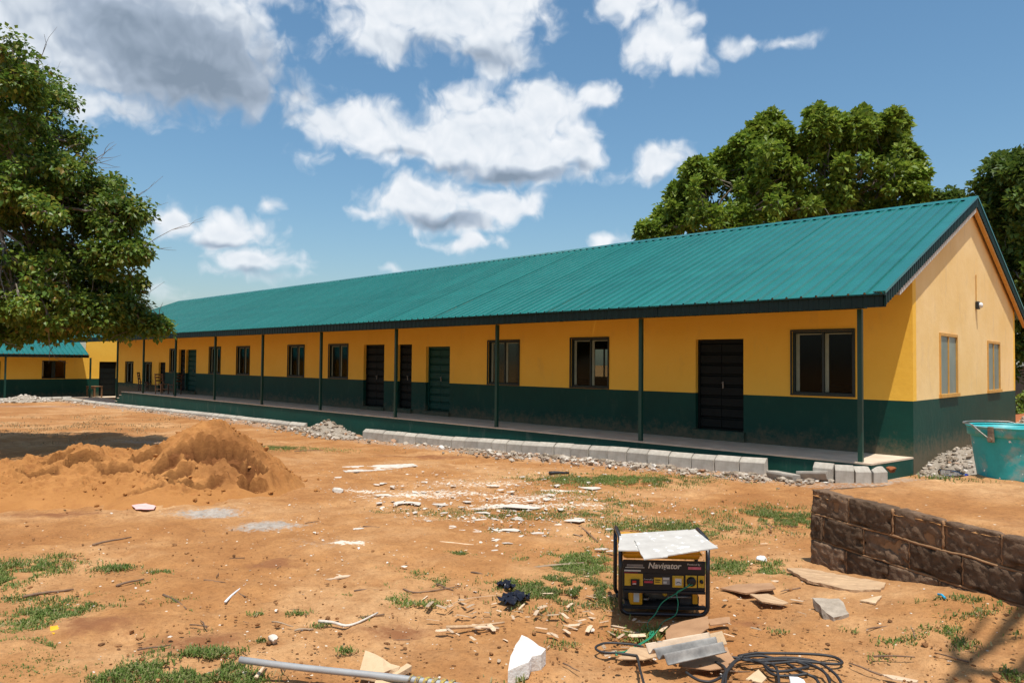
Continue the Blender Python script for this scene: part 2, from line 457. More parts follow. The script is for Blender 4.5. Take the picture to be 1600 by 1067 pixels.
M['bag_black'] = pmat('black_plastic_film', (.014, .014, .02), (.008, .008, .012), 9, .3, .3, 15)
M['plaster'] = pmat('white_plaster_scrap', (.66, .60, .52), (.46, .37, .28), 14, .9, .3, 40, rand=.1)
M['pink_film'] = pmat('pale_pink_film', (.78, .48, .44), (.70, .38, .34), 9, .5, .2, 20)
M['yellow_leaf'] = pmat('yellow_petal', (.75, .42, .01), (.65, .33, .01), 9, .6, .1)
M['white_plastic'] = pmat('white_plastic', (.75, .75, .74), (.66, .65, .63), 5, .35, .05)
M['rope'] = pmat('blue_yellow_rope', (.55, .38, .05), (.05, .06, .12), 60, .8, .2, 80)
M['bark'] = pmat('grey_bark', (.20, .165, .125), (.09, .07, .052), 7, .95, .6, 22, .03, stretch=(1, 1, .3))
M['twig'] = pmat('pale_twig', (.27, .235, .20), (.17, .14, .115), 7, .95, .2, 22)
M['lamp_black'] = pmat('lamp_housing', (.02, .02, .02), None, 6, .4, .05)
M['lamp_white'] = pmat('lamp_lens', (.7, .7, .68), None, 6, .3, .0)
M['redsoil'] = pmat('red_soil', (.40, .13, .045), (.28, .09, .03), 5, .95, .6, 15, .03)


def glass_mat(name, tint, gloss, rough):
    m, nt, N, L, b = new_mat(name); N.remove(b); o = N['Material Output']
    t = N.new('ShaderNodeBsdfTransparent'); t.inputs[0].default_value = (*tint, 1)
    gl = N.new('ShaderNodeBsdfGlossy'); gl.inputs['Roughness'].default_value = rough; gl.inputs['Color'].default_value = (.8, .85, .85, 1)
    f = N.new('ShaderNodeFresnel'); f.inputs[0].default_value = 1.45
    ad = N.new('ShaderNodeMath'); ad.operation = 'MULTIPLY_ADD'; ad.use_clamp = True
    L.new(f.outputs[0], ad.inputs[0]); ad.inputs[1].default_value = gloss; ad.inputs[2].default_value = 0.0
    mx = N.new('ShaderNodeMixShader'); L.new(ad.outputs[0], mx.inputs[0]); L.new(t.outputs[0], mx.inputs[1]); L.new(gl.outputs[0], mx.inputs[2])
    L.new(mx.outputs[0], o.inputs['Surface']); return m


M['glass'] = glass_mat('tinted_window_glass', (.42, .45, .42), .32, .08)
M['clear_plastic'] = glass_mat('clear_bottle_plastic', (.80, .82, .85), 1.3, .1)
M['frosted'] = pmat('frosted_glass', (.25, .30, .255), (.14, .18, .155), 1.6, .35, .05, 6, spec=.3, stretch=(1, 1, .4))


def roof_mat():
    m, nt, N, L, b = new_mat('teal_roof_sheet')
    n = nz(N, L, 1.3, 5, .6); oi = N.new('ShaderNodeObjectInfo')
    col = ramp(N, L, n.outputs['Fac'], [(.3, (.011, .120, .104)), (.7, (.015, .150, .131))])
    hv = N.new('ShaderNodeHueSaturation'); mr = N.new('ShaderNodeMapRange'); L.new(oi.outputs['Random'], mr.inputs[0])
    mr.inputs[3].default_value = .92; mr.inputs[4].default_value = 1.08; L.new(mr.outputs[0], hv.inputs['Value']); L.new(col, hv.inputs['Color'])
    L.new(hv.outputs[0], b.inputs['Base Color'])
    n2 = nz(N, L, 5, 4, .6); r = N.new('ShaderNodeMapRange'); L.new(n2.outputs['Fac'], r.inputs[0]); r.inputs[3].default_value = .16; r.inputs[4].default_value = .38
    L.new(r.outputs[0], b.inputs['Roughness']); b.inputs['Specular IOR Level'].default_value = .6
    n3 = nz(N, L, 2.5, 3, .5); bump(N, L, b, n3.outputs['Fac'], .12, .02)
    return m


M['roof'] = roof_mat()


def leaf_mat(name, stops, trans=.35, rough=.5):
    m, nt, N, L, b = new_mat(name); o = N['Material Output']
    ge = N.new('ShaderNodeNewGeometry'); col = ramp(N, L, ge.outputs['Random Per Island'], stops)
    n = nz(N, L, .8, 3, .5); hv = N.new('ShaderNodeHueSaturation'); mr = N.new('ShaderNodeMapRange')
    L.new(n.outputs['Fac'], mr.inputs[0]); mr.inputs[1].default_value = .3; mr.inputs[2].default_value = .7; mr.inputs[3].default_value = .75; mr.inputs[4].default_value = 1.25
    L.new(mr.outputs[0], hv.inputs['Value']); L.new(col, hv.inputs['Color']); col = hv.outputs[0]
    L.new(col, b.inputs['Base Color']); b.inputs['Roughness'].default_value = rough; b.inputs['Specular IOR Level'].default_value = .35
    t = N.new('ShaderNodeBsdfTranslucent'); L.new(col, t.inputs[0])
    mx = N.new('ShaderNodeMixShader'); mx.inputs[0].default_value = trans
    L.new(b.outputs[0], mx.inputs[1]); L.new(t.outputs[0], mx.inputs[2]); L.new(mx.outputs[0], o.inputs['Surface'])
    return m


M['leaf_left'] = leaf_mat('leaf_broad', [(0, (.065, .135, .018)), (.45, (.12, .195, .026)), (.85, (.19, .25, .035)), (.96, (.28, .27, .05)), (1, (.24, .15, .04))], .4, .42)
M['leaf_back'] = leaf_mat('leaf_clumped', [(0, (.10, .175, .020)), (.5, (.185, .265, .032)), (1, (.29, .355, .05))], .4, .5)
M['leaf_dark'] = leaf_mat('leaf_dark_green', [(0, (.055, .105, .018)), (.5, (.095, .155, .024)), (1, (.15, .20, .034))], .4, .5)
M['grass'] = leaf_mat('grass_blade', [(0, (.085, .145, .022)), (.5, (.145, .205, .038)), (.78, (.22, .24, .065)), (1, (.38, .31, .16))], .35, .6)
M['dry_grass'] = leaf_mat('dry_grass', [(0, (.16, .13, .05)), (.6, (.24, .18, .09)), (1, (.33, .26, .14))], .2, .8)


def bumpy_attr_ground():
    m, nt, N, L, b = new_mat('orange_sand_ground')
    tc = N.new('ShaderNodeTexCoord'); V = tc.outputs['Object']
    n1 = nz(N, L, .55, 7, .62, V); n2 = nz(N, L, 3.1, 8, .68, V); n3 = nz(N, L, 26, 5, .7, V)
    c = ramp(N, L, n1.outputs['Fac'], [(.32, (.30, .128, .041)), (.48, (.415, .203, .075)), (.66, (.54, .315, .148))])
    f = ramp(N, L, n2.outputs['Fac'], [(.36, (0, 0, 0)), (.66, (1, 1, 1))])
    c2 = mixc(N, L, f, (.27, .118, .042), c)
    c = mixc(N, L, .66, c, c2)
    # coarse grit
    g = ramp(N, L, n3.outputs['Fac'], [(.30, (.55, .55, .55)), (.5, (1, 1, 1)), (.72, (1.16, 1.16, 1.16))])
    mu = N.new('ShaderNodeMix'); mu.data_type = 'RGBA'; mu.blend_type = 'MULTIPLY'; mu.inputs[0].default_value = .6
    L.new(c, mu.inputs[6]); L.new(g, mu.inputs[7]); c = mu.outputs[2]
    n5 = nz(N, L, 110, 4, .75, V); g2 = ramp(N, L, n5.outputs['Fac'], [(.32, (.62, .60, .58)), (.5, (1, 1, 1)), (.70, (1.2, 1.2, 1.2))])
    mu2 = N.new('ShaderNodeMix'); mu2.data_type = 'RGBA'; mu2.blend_type = 'MULTIPLY'; mu2.inputs[0].default_value = .55
    L.new(c, mu2.inputs[6]); L.new(g2, mu2.inputs[7]); c = mu2.outputs[2]
    # specks of litter far too small to model
    vo = N.new('ShaderNodeTexVoronoi'); vo.inputs['Scale'].default_value = 9.0; vo.inputs['Randomness'].default_value = 1; L.new(V, vo.inputs['Vector'])
    sp = N.new('ShaderNodeMath'); sp.operation = 'LESS_THAN'; L.new(vo.outputs['Distance'], sp.inputs[0]); sp.inputs[1].default_value = .085
    wn = N.new('ShaderNodeTexWhiteNoise'); L.new(vo.outputs['Position'], wn.inputs['Vector'])
    sc = ramp(N, L, wn.outputs['Value'], [(0, (.10, .055, .03)), (.45, (.17, .10, .05)), (.5, (.50, .40, .28)), (1, (.66, .57, .45))])
    se = N.new('ShaderNodeMath'); se.operation = 'GREATER_THAN'; L.new(wn.outputs['Value'], se.inputs[0]); se.inputs[1].default_value = .35
    sm = N.new('ShaderNodeMath'); sm.operation = 'MULTIPLY'; L.new(sp.outputs[0], sm.inputs[0]); L.new(se.outputs[0], sm.inputs[1])
    c = mixc(N, L, sm.outputs[0], c, sc)
    at_ = N.new('ShaderNodeAttribute'); at_.attribute_name = 'soil'; se3 = N.new('ShaderNodeSeparateColor'); L.new(at_.outputs['Color'], se3.inputs[0])
    nb = nz(N, L, 5.5, 8, .75, V); nh = nz(N, L, 17, 6, .72, V)

    def mask(src, k0=.42, k1=.62, nb=nb, amp=1.3):
        a = N.new('ShaderNodeMath'); a.operation = 'ADD'; L.new(src, a.inputs[0])
        s = N.new('ShaderNodeMath'); s.operation = 'MULTIPLY_ADD'; L.new(nb.outputs['Fac'], s.inputs[0]); s.inputs[1].default_value = amp; s.inputs[2].default_value = -amp / 2
        L.new(s.outputs[0], a.inputs[1])
        mr = N.new('ShaderNodeMapRange'); mr.interpolation_type = 'SMOOTHSTEP'; L.new(a.outputs[0], mr.inputs[0]); mr.inputs[1].default_value = k0; mr.inputs[2].default_value = k1
        return mr.outputs[0]
    cem = nz(N, L, 12, 6, .7, V)
    c = mixc(N, L, mask(se3.outputs[0], .42, .9, nh, 1.9), c, ramp(N, L, cem.outputs['Fac'], [(.3, (.23, .19, .155)), (.65, (.42, .36, .30))]))
    c = mixc(N, L, mask(se3.outputs[1], .50, .74, nh, 2.2), c, (.64, .56, .45))
    c = mixc(N, L, mask(se3.outputs[2], .35, .8), c, (.235, .10, .042))
    L.new(c, b.inputs['Base Color']); b.inputs['Roughness'].default_value = .95; b.inputs['Specular IOR Level'].default_value = .12
    p = bump(N, L, None, n2.outputs['Fac'], .55, .05)
    p = bump(N, L, None, n3.outputs['Fac'], .6, .014, p); bump(N, L, b, n5.outputs['Fac'], .5, .005, p)
    return m


M['ground'] = bumpy_attr_ground()


def sand_mat():
    m, nt, N, L, b = new_mat('loose_orange_sand')
    n1 = nz(N, L, 1.2, 6, .6); n2 = nz(N, L, 34, 6, .72); n3 = nz(N, L, 7, 6, .7)
    c = ramp(N, L, n1.outputs['Fac'], [(.3, (.32, .138, .041)), (.7, (.42, .195, .064))])
    c2 = mixc(N, L, ramp(N, L, n3.outputs['Fac'], [(.5, (0, 0, 0)), (.75, (.75, .75, .75))]), c, (.29, .12, .042))
    at_ = N.new('ShaderNodeAttribute'); at_.attribute_name = 'soil'
    c2 = mixc(N, L, at_.outputs['Fac'], c2, (.17, .066, .022))
    L.new(c2, b.inputs['Base Color']); b.inputs['Roughness'].default_value = .95; b.inputs['Specular IOR Level'].default_value = .1
    p = bump(N, L, None, n3.outputs['Fac'], .45, .05); bump(N, L, b, n2.outputs['Fac'], .6, .015, p)
    return m


M['sand'] = sand_mat()


def block_mat():
    m, nt, N, L, b = new_mat('weathered_sandcrete')
    n1 = nz(N, L, 8.0, 9, .74); n2 = nz(N, L, 40, 8, .8); oi = N.new('ShaderNodeObjectInfo')
    c = ramp(N, L, n1.outputs['Fac'], [(.22, (.062, .038, .025)), (.48, (.165, .105, .066)), (.80, (.31, .20, .125))])
    hv = N.new('ShaderNodeHueSaturation'); mr = N.new('ShaderNodeMapRange'); L.new(oi.outputs['Random'], mr.inputs[0]); mr.inputs[3].default_value = .6; mr.inputs[4].default_value = 1.35
    L.new(mr.outputs[0], hv.inputs['Value']); L.new(c, hv.inputs['Color']); L.new(hv.outputs[0], b.inputs['Base Color'])
    b.inputs['Roughness'].default_value = .95; b.inputs['Specular IOR Level'].default_value = .1
    p = bump(N, L, None, n1.outputs['Fac'], .3, .02); bump(N, L, b, n2.outputs['Fac'], 1.0, .016, p); return m


M['block'] = block_mat()
M['mortar'] = pmat('orange_mortar', (.33, .18, .085), (.2, .105, .05), 8, .95, .6, 25, .015)


def bucket_mat():
    m, nt, N, L, b = new_mat('teal_bucket_plastic')
    n = nz(N, L, 3.2, 6, .62); n2 = nz(N, L, 9, 5, .7); n3 = nz(N, L, 14, 3, .5)
    c = ramp(N, L, n2.outputs['Fac'], [(.3, (.010, .30, .31)), (.7, (.016, .40, .41))])
    c = mixc(N, L, ramp(N, L, n.outputs['Fac'], [(.52, (0, 0, 0)), (.66, (.85, .85, .85))]), c, ramp(N, L, n2.outputs['Fac'], [(.3, (.24, .25, .22)), (.7, (.42, .40, .35))]))
    c = mixc(N, L, ramp(N, L, n3.outputs['Fac'], [(.68, (0, 0, 0)), (.70, (1, 1, 1))]), c, (.75, .75, .72))
    L.new(c, b.inputs['Base Color']); b.inputs['Roughness'].default_value = .5
    bump(N, L, b, n2.outputs['Fac'], .2, .01); return m


M['bucket'] = bucket_mat()


def sheet_mat():
    m, nt, N, L, b = new_mat('fibre_cement_sheet')
    n = nz(N, L, 9, 5, .6); n2 = nz(N, L, 15, 3, .55)
    c = ramp(N, L, n.outputs['Fac'], [(.3, (.40, .37, .33)), (.7, (.50, .47, .42))])
    c = mixc(N, L, ramp(N, L, n2.outputs['Fac'], [(.63, (0, 0, 0)), (.67, (1, 1, 1))]), c, (.82, .81, .78))
    L.new(c, b.inputs['Base Color']); b.inputs['Roughness'].default_value = .85
    bump(N, L, b, n.outputs['Fac'], .2, .005); return m


M['sheet'] = sheet_mat()
M['corr'] = pmat('grey_fibre_cement', (.34, .32, .29), (.12, .115, .11), 9, .85, .35, 40, .006)
M['corr_dusty'] = pmat('dusty_fibre_cement', (.62, .49, .36), (.5, .37, .25), 9, .9, .3, 40, .006)

# ------------------------------------------------------------------ ground
SAND_SPOTS = [(at(330, 803), .85, .28, 0), (at(418, 822), .75, .22, 0), (at(290, 690), 2.2, .35, 0),
              (at(585, 735), .5, .12, 0)]


def build_ground():
    xs = np.concatenate([np.array([-900, -500, -280, -160, -100, -75]), np.arange(-60, -22, .5), np.arange(-22, -9, .16), np.arange(-9, 5, .045), np.arange(5, 12, .4), np.array([14, 20, 30, 50, 90, 160, 280, 500, 900])])
    ys = np.concatenate([np.array([-900, -500, -250, -120, -70, -45, -32, -25, -20, -17]), np.arange(-15, -6, .045), np.arange(-6, -1.2, .075), np.arange(-1.2, 14, .6), np.array([16, 20, 28, 40, 60, 100, 180, 320, 550, 900])])
    X, Y = np.meshgrid(xs, ys, indexing='ij')
    Z = gz(X, Y)
    fade = sstep(40, 25, np.hypot(X - CAM[0], Y - CAM[1]))
    Z = Z + fade * (.060 * fbm(X * .55, Y * .55, 3) + .040 * fbm(X * 2.3, Y * 2.3, 4) + .030 * np.abs(fbm(X * 7, Y * 7, 3)) - .016 - .022 * sstep(.16, .34, fbm(X * 3.1 + 50, Y * 3.1, 2)))
    V = np.stack([X, Y, Z], -1).reshape(-1, 3)
    nx, ny = len(xs), len(ys); I = np.arange(nx * ny).reshape(nx, ny)
    F = np.stack([I[:-1, :-1], I[1:, :-1], I[1:, 1:], I[:-1, 1:]], -1).reshape(-1, 4)
    me = npmesh('ground', V, F, M['ground'], True)
    x, y = V[:, 0], V[:, 1]
    cem = np.zeros(len(V)); lime = np.zeros(len(V)); dark = np.zeros(len(V))
    vd = np.array([-.69, .72]); vr = np.array([.72, .69])

    def spot(arr, p, a, b, amp=1.0):
        u = (x - p[0]) * vr[0] + (y - p[1]) * vr[1]; v = (x - p[0]) * vd[0] + (y - p[1]) * vd[1]
        arr[:] = np.maximum(arr, amp * np.exp(-((u / a) ** 2 + (v / b) ** 2)))
    spot(cem, at(325, 803), .55, .33, 1.0); spot(cem, at(420, 822), .52, .3, 1.0); spot(cem, at(500, 850), .5, .5, .45)
    spot(cem, at(250, 690), 2.2, .8, .6); spot(cem, at(60, 635), 5, 1.5, .6)
    cem = np.maximum(cem, .62 * sstep(-3.3, -2.3, y) * (x < 1) * (y < 0))
    for p, a, b_, s in [((800, 790), .7, .3, .9), ((690, 770), 1.2, .5, .62), ((820, 775), 1.3, .6, .62), ((750, 755), 1.6, .6, .55), ((570, 765), .6, .25, .7), ((545, 850), .22, .12, .95), ((640, 775), 1.0, .3, .7),
                     ((900, 790), .9, .3, .6), ((880, 765), .5, .15, .8), ((720, 810), 1.0, .35, .5)]:
        spot(lime, at(*p), a, b_, s)
    for p, a, b_ in [((150, 980), .5, .3), ((660, 712), 1.6, .4), ((430, 880), .4, .25), ((1170, 965), .25, .12), ((300, 1000), .5, .3), ((1480, 905), .5, .3), ((90, 800), .9, .4), ((620, 985), .4, .2), ((470, 700), .8, .3)]:
        spot(dark, at(*p), a, b_, .75)
    ca = me.color_attributes.new('soil', 'FLOAT_COLOR', 'POINT')
    ca.data.foreach_set('color', np.stack([cem, lime, dark, np.ones(len(V))], -1).astype(np.float32).ravel())
    tag(link('ground', me), kind='structure')


build_ground()

# ------------------------------------------------------------------ roof geometry shared by both buildings
RIB = 0.24; NR = 4; SW = RIB * NR


def roof_sheet_mesh(length, slope_z):
    """one long-span sheet: x across (SW wide), runs down from (0,0,0) to (y=-length, z=-slope_z)"""
    prof = []
    for k in range(NR):
        o = k * RIB; prof += [(o, 0), (o + .085, 0), (o + .1, .006), (o + .115, 0), (o + .188, 0), (o + .202, .036), (o + .224, .036)]
    prof += [(SW, 0), (SW + .012, 0.0)]
    n = len(prof); vs = []; fs = []
    for (t) in (0.0, 1.0):
        for (px, pz) in prof: vs.append((px, -length * t, -slope_z * t + pz))
    for i in range(n - 1): fs.append((i, i + n, i + n + 1, i + 1))
    k = len(vs)
    vs += [(a, b, c - .004) for (a, b, c) in vs]; fs += [tuple(q + k for q in f[::-1]) for f in fs]
    mb = MB(); mb.add(vs, fs)
    return mb.mesh('roof_sheet', M['roof'])


def rib_strip(mb, p0, p1, h, out, pitch=.12, m=0, up_=(0, 0, 1)):
    """vertical ribbed fascia metal between two points; h hangs down; out = outward vector"""
    p0, p1 = Vector(p0), Vector(p1); d = p1 - p0; n = max(1, int(d.length / pitch)); o = Vector(out); U = Vector(up_)
    vs = []; fs = []
    for i in range(n + 1):
        for (t, e) in ((0, 0), (.5, 0), (.62, .012), (.88, .012)):
            tt = (i + t) / n
            if tt > 1.0001: continue
            q = p0 + d * tt + o * e; vs += [q, q - U * h]
    for i in range(len(vs) // 2 - 1): fs.append((2 * i, 2 * i + 1, 2 * i + 3, 2 * i + 2))
    k = len(vs); vs += [v - o * .014 for v in vs]; fs += [tuple(q + k for q in f[::-1]) for f in fs]
    mb.add(vs, fs, m)


# ------------------------------------------------------------------ the school building
YE, ZE = -1.97, 2.645          # front eave
YR, ZR = 4.14, 5.13            # ridge
YB = 9.80; SL = (ZR - ZE) / (YR - YE); ZB = ZR - SL * (YB - YR)
XL, XO = -41.5, 0.135           # roof from XL to XO
WY = 9.0; DAD = 0.95; T = 0.2
XS = -32.6                     # where the floor steps down
school = empty('school_building', (-16, 4.5, 0), 0, 'long yellow and dark green classroom block with teal ribbed metal roof and veranda', 'school')


def roof_z(y): return ZR - SL * abs(y - YR)


def panel_wall(mb, along, u0, u1, z0, z1, openings, c0, c1, dado, m_up=0, m_lo=1):
    """wall slab with openings, split at the dado line. along 'x': slab between y=c0..c1; along 'y': x=c0..c1
       openings: (u0,u1,z0,z1); dado: function of u"""
    us = sorted({u0, u1, *[o[0] for o in openings], *[o[1] for o in openings]})
    us = [u for u in us if u0 <= u <= u1]
    for a, b in zip(us[:-1], us[1:]):
        mid = (a + b) / 2; d = dado(mid)
        zs = sorted({z0, z1, d, *[z for o in openings if o[0] <= mid <= o[1] for z in o[2:4]]})
        zs = [z for z in zs if z0 <= z <= z1]
        for p, q in zip(zs[:-1], zs[1:]):
            zm = (p + q) / 2
            if any(o[0] < mid < o[1] and o[2] < zm < o[3] for o in openings): continue
            mi = m_lo if zm < d else m_up
            if along == 'x': mb.box(a, b, c0, c1, p, q, mi)
            else: mb.box(c0, c1, a, b, p, q, mi)


WINS = [(-2.09, -.97, 1.01, 2.19), (-7.53, -6.42, .985, 2.14), (-10.41, -9.27, .985, 2.12), (-18.30, -17.15, .985, 2.11), (-21.09, -19.95, .985, 2.11),
        (-25.26, -24.15, .985, 2.10), (-27.88, -26.79, .985, 2.10), (-32.25, -31.55, .985, 2.05)]
LOWWINS = [(-35.64, -34.55, .34, 1.40), (-38.25, -37.13, .32, 1.41)]
DOORS = [(-4.15, -3.08, .20, 2.07, 'dark'), (-13.05, -11.98, .13, 2.0, 'green'), (-14.43, -13.72, .13, 2.08, 'dark'), (-16.23, -15.11, .11, 2.09, 'dark'),
         (-30.38, -29.25, .13, 2.02, 'green'), (-31.21, -30.47, .13, 2.03, 'dark'), (-33.65, -32.80, -.5, 1.42, 'dark')]
ops = [w for w in WINS + LOWWINS] + [d[:4] for d in DOORS]
mb = MB(); panel_wall(mb, 'x', -39.5, 0.0, -.75, 3.36, ops, 0.0, T, lambda u: DAD if u > XS else .30)
mb.build('front_wall', [M['yellow'], M['green']], school)
# back wall with windows (some light through the rooms)
BW = [(-13.75, -12.6, 1.0, 2.15)]
mb = MB(); panel_wall(mb, 'x', -39.5, 0.0, -.75, 3.1, BW, WY - T, WY, lambda u: DAD)
mb.build('back_wall', [M['yellow'], M['green']], school)
# gable wall: rectangle plus stepped-free triangle
GW = [(1.70, 2.98, .99, 2.165), (5.76, 7.06, .985, 2.13)]
mb = MB(); panel_wall(mb, 'y', T, WY - T, -.75, 2.6, GW, -T, 0.0, lambda u: DAD)
for (x0, x1) in ((-T, 0.0),):
    tri = [(T, 2.6), (WY - T, 2.6), (WY - T, roof_z(WY - T) - .07), (YR, ZR - .09), (T, roof_z(T) - .07)]
    vs = [(x1, a, b) for a, b in tri] + [(x0, a, b) for a, b in tri]; n = len(tri)
    mb.add(vs, [tuple(range(n)), tuple(range(2 * n - 1, n - 1, -1))] + [(i, i + n, (i + 1) % n + n, (i + 1) % n) for i in range(n)], 0)
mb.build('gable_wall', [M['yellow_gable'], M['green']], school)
mb = MB(); mb.box(-39.5, -39.3, T, WY - T, -.75, 3.1); tri = [(T, 3.1), (WY - T, 3.1), (YR, ZR - .1)]
mb.add([(-39.5, a, b) for a, b in tri] + [(-39.3, a, b) for a, b in tri], [(0, 2, 1), (3, 4, 5)])
mb.build('end_wall', M['yellow'], school)
mb = MB()
for x in (-5.0, -14.45, -19.0, -23, -29, -35):
    mb = MB(); mb.box(x - .1, x + .1, T, WY - T, -.05, 2.62); mb.build('partition_wall', M['interior'], school)
mb = MB(); mb.box(-39.3, -T, T, WY - T, -.2, 0.02); mb.build('room_floor', M['floor'], school)
mb = MB(); mb.box(-39.3, -T, T, WY - T, 2.62, 2.66); mb.build('ceiling', M['ceiling'], school)
# veranda slab, plinth, steps
mb = MB(); P0 = [(-.22, -1.43), (0.0, -.003), (XS, -.003), (-34.4, -1.43)]
vs = [(a, b, 0.0) for a, b in P0] + [(a, b, -.028) for a, b in P0]
mb.add(vs, [(0, 1, 2, 3), (7, 6, 5, 4)] + [(i, i + 4, (i + 1) % 4 + 4, (i + 1) % 4) for i in range(4)]); mb.build('veranda_floor', M['floor'], school, recalc=True)
P1 = [(-.225, -1.425), (-.003, -.004), (XS, -.004), (-34.395, -1.425)]
mb = MB(); vs = [(a, b, -.0285) for a, b in P1] + [(a, b, -.95) for a, b in P1]
mb.add(vs, [(0, 1, 2, 3), (7, 6, 5, 4)] + [(i, i + 4, (i + 1) % 4 + 4, (i + 1) % 4) for i in range(4)]); mb.build('plinth', M['plinth'], school, recalc=True)
for k in range(3):
    mb = MB(); zt = -.17 - .16 * k
    mb.box(-34.41 - .3 * (k + 1), -34.41 - .3 * k, -1.42, -.75, -.95, zt - .02, 0); mb.box(-34.41 - .3 * (k + 1), -34.41 - .3 * k, -1.43, -.74, zt - .0199, zt, 1)
    mb.build('step', [M['plinth'], M['floor']], school)
mb = MB(); mb.box(-44.5, -34.45, -1.5, -.005, -.95, -.655); mb.build('lower_veranda_floor', M['floor'], school)
# thresholds
for (a, b, z0, z1, k) in DOORS[:6]:
    mb = MB(); mb.box(a - .04, b + .04, -.07, -.002, .001, z0 - .01); mb.build('door_step', M['green'], school)
# posts: base plate + square tube
for x in (-.41, -4.61, -8.72, -12.71, -16.6, -20.43, -24.25, -28.1, -31.8):
    mb = MB(); mb.box(x - .036, x + .036, -1.386, -1.314, .0, 2.46); mb.build('post', M['steel'], school)
mb = MB(); mb.box(-35.33, -35.26, -1.386, -1.314, -.654, 2.46); mb.build('post', M['steel'], school)
# eave beam behind fascia
mb = MB(); mb.box(XL + .1, -.32, -1.42, -1.28, 2.47, 2.56); mb.build('veranda_beam', M['fascia'], school)
mb = MB(); mb.box(XL + .1, XO - .05, YE + .03, YE + .07, 2.44, 2.60); mb.build('fascia_board', M['timber'], school)
# soffit boards under the veranda roof (kept just under the sheets)
for k, yy in enumerate(np.linspace(-1.85, -.1, 4)):
    mb = MB(); z = roof_z(yy) - .07; mb.box(XL + .2, XO - .03, yy - .025, yy + .025, z - .06, z); mb.build('purlin', M['timber'], school)
# eave gutter lip + ribbed fascia in 4 m lengths
x = XO + .03; i = 0
while x > XL:
    x2 = max(x - 4.0, XL); mb = MB()
    rib_strip(mb, (x, YE, ZE - .035), (x2 + .006, YE, ZE - .035), .175, (0, -1, 0), .16)
    mb.build('eave_fascia', M['fascia'], school)
    mb = MB(); mb.box(x2 + .006, x, YE - .045, YE + .02, ZE - .034, ZE - .006); mb.build('eave_flashing', M['fascia'], school); x = x2
# rake fascia on the gable end (front and back slopes) with capping
for (ya, yb, name) in ((YE - .03, YR, 'f'), (YB + .03, YR, 'b')):
    mb = MB(); za, zb = roof_z(ya) + .02, ZR + .02
    rib_strip(mb, (XO + .012, ya, za), (XO + .012, yb, zb), .215, (1, 0, 0), .125); mb.build('rake_fascia', M['fascia'], school)
    mb = MB(); d = Vector((0, yb - ya, zb - za)); n = Vector((0, -d.z, d.y)).normalized()
    if n.z < 0: n = -n
    a, b = Vector((0, ya, za)), Vector((0, yb, zb)); vs = []
    for q in (a, b):
        for (dx, dn) in ((-.14, .024), (.035, .024), (.035, -.02), (-.14, .012)): vs.append((XO + dx, (q + n * dn).y, (q + n * dn).z))
    mb.add(vs, [(0, 1, 5, 4), (1, 2, 6, 5), (2, 3, 7, 6), (3, 0, 4, 7), (0, 3, 2, 1), (4, 5, 6, 7)])
    mb.build('rake_capping', M['roof'], school, recalc=True)
    mb = MB(); vs = []
    off = .30 if name == 'f' else .25
    ya2 = -1.15 if name == 'f' else YB - .05
    for (yy, zz) in ((ya2, roof_z(ya2)), (yb, ZR)):
        for (dx, dz) in ((-.075, -off + .17), (-.002, -off + .17), (-.002, -off), (-.075, -off)): vs.append((XO + dx - .0, yy, zz + dz))
    mb.add(vs, [(0, 1, 5, 4), (1, 2, 6, 5), (2, 3, 7, 6), (3, 0, 4, 7), (0, 3, 2, 1), (4, 5, 6, 7)])
    mb.build('barge_board', M['white_board'] if name == 'f' else M['ochre'], school, recalc=True)
# roof sheets, each its own piece
meF = roof_sheet_mesh(YR - YE + .05, (YR - YE + .05) * SL); meB = roof_sheet_mesh(YB - YR, (YB - YR) * SL)
ns = int(math.ceil((XO - XL) / SW)); base = school.location
for i in range(ns):
    x = XO - (i + 1) * SW
    wob = .03 * math.sin(i * .37) * .35 + random.uniform(-.004, .004)
    o = link('roof_sheet', meF, school, (x - base.x, YR - base.y, ZR - base.z + .004 * (i % 2)))
    o.rotation_euler = (wob * .1, random.uniform(-.003, .003), random.uniform(-.0018, .0018))
    o = link('roof_sheet', meB, school, (x + SW - base.x, YR - base.y, ZR - base.z - .002 + .004 * (i % 2)), (0, 0, math.pi))
# ridge caps
x = XO + .03; k = 0
while x > XL:
    x2 = max(x - 2.4, XL); mb = MB(); w = .2; lap = .004 * (k % 2); vs = []
    for xx in (x, x2):
        for (yy, zz) in ((YR - w, ZR - w * SL + .034), (YR - .03, ZR + .03), (YR + .03, ZR + .03), (YR + w, ZR - w * SL + .034)): vs.append((xx, yy, zz + lap))
    fs = [(0, 1, 5, 4), (1, 2, 6, 5), (2, 3, 7, 6)]
    kk = len(vs); vs += [(a, b, c - .004) for a, b, c in vs]; fs += [tuple(q + kk for q in f[::-1]) for f in fs]
    # turned-down notched lip towards the front
    n = int((x - x2) / RIB)
    for j in range(n):
        xa = x - j * RIB - .03; xb = xa - .17; q = len(vs)
        vs += [(xa, YR - w, ZR - w * SL + .034 + lap), (xb, YR - w, ZR - w * SL + .034 + lap), (xb, YR - w - .004, ZR - w * SL + .004), (xa, YR - w - .004, ZR - w * SL + .004)]
        fs += [(q, q + 1, q + 2, q + 3)]
    mb.add(vs, fs); mb.build('ridge_cap', M['roof'], school); x = x2; k += 1


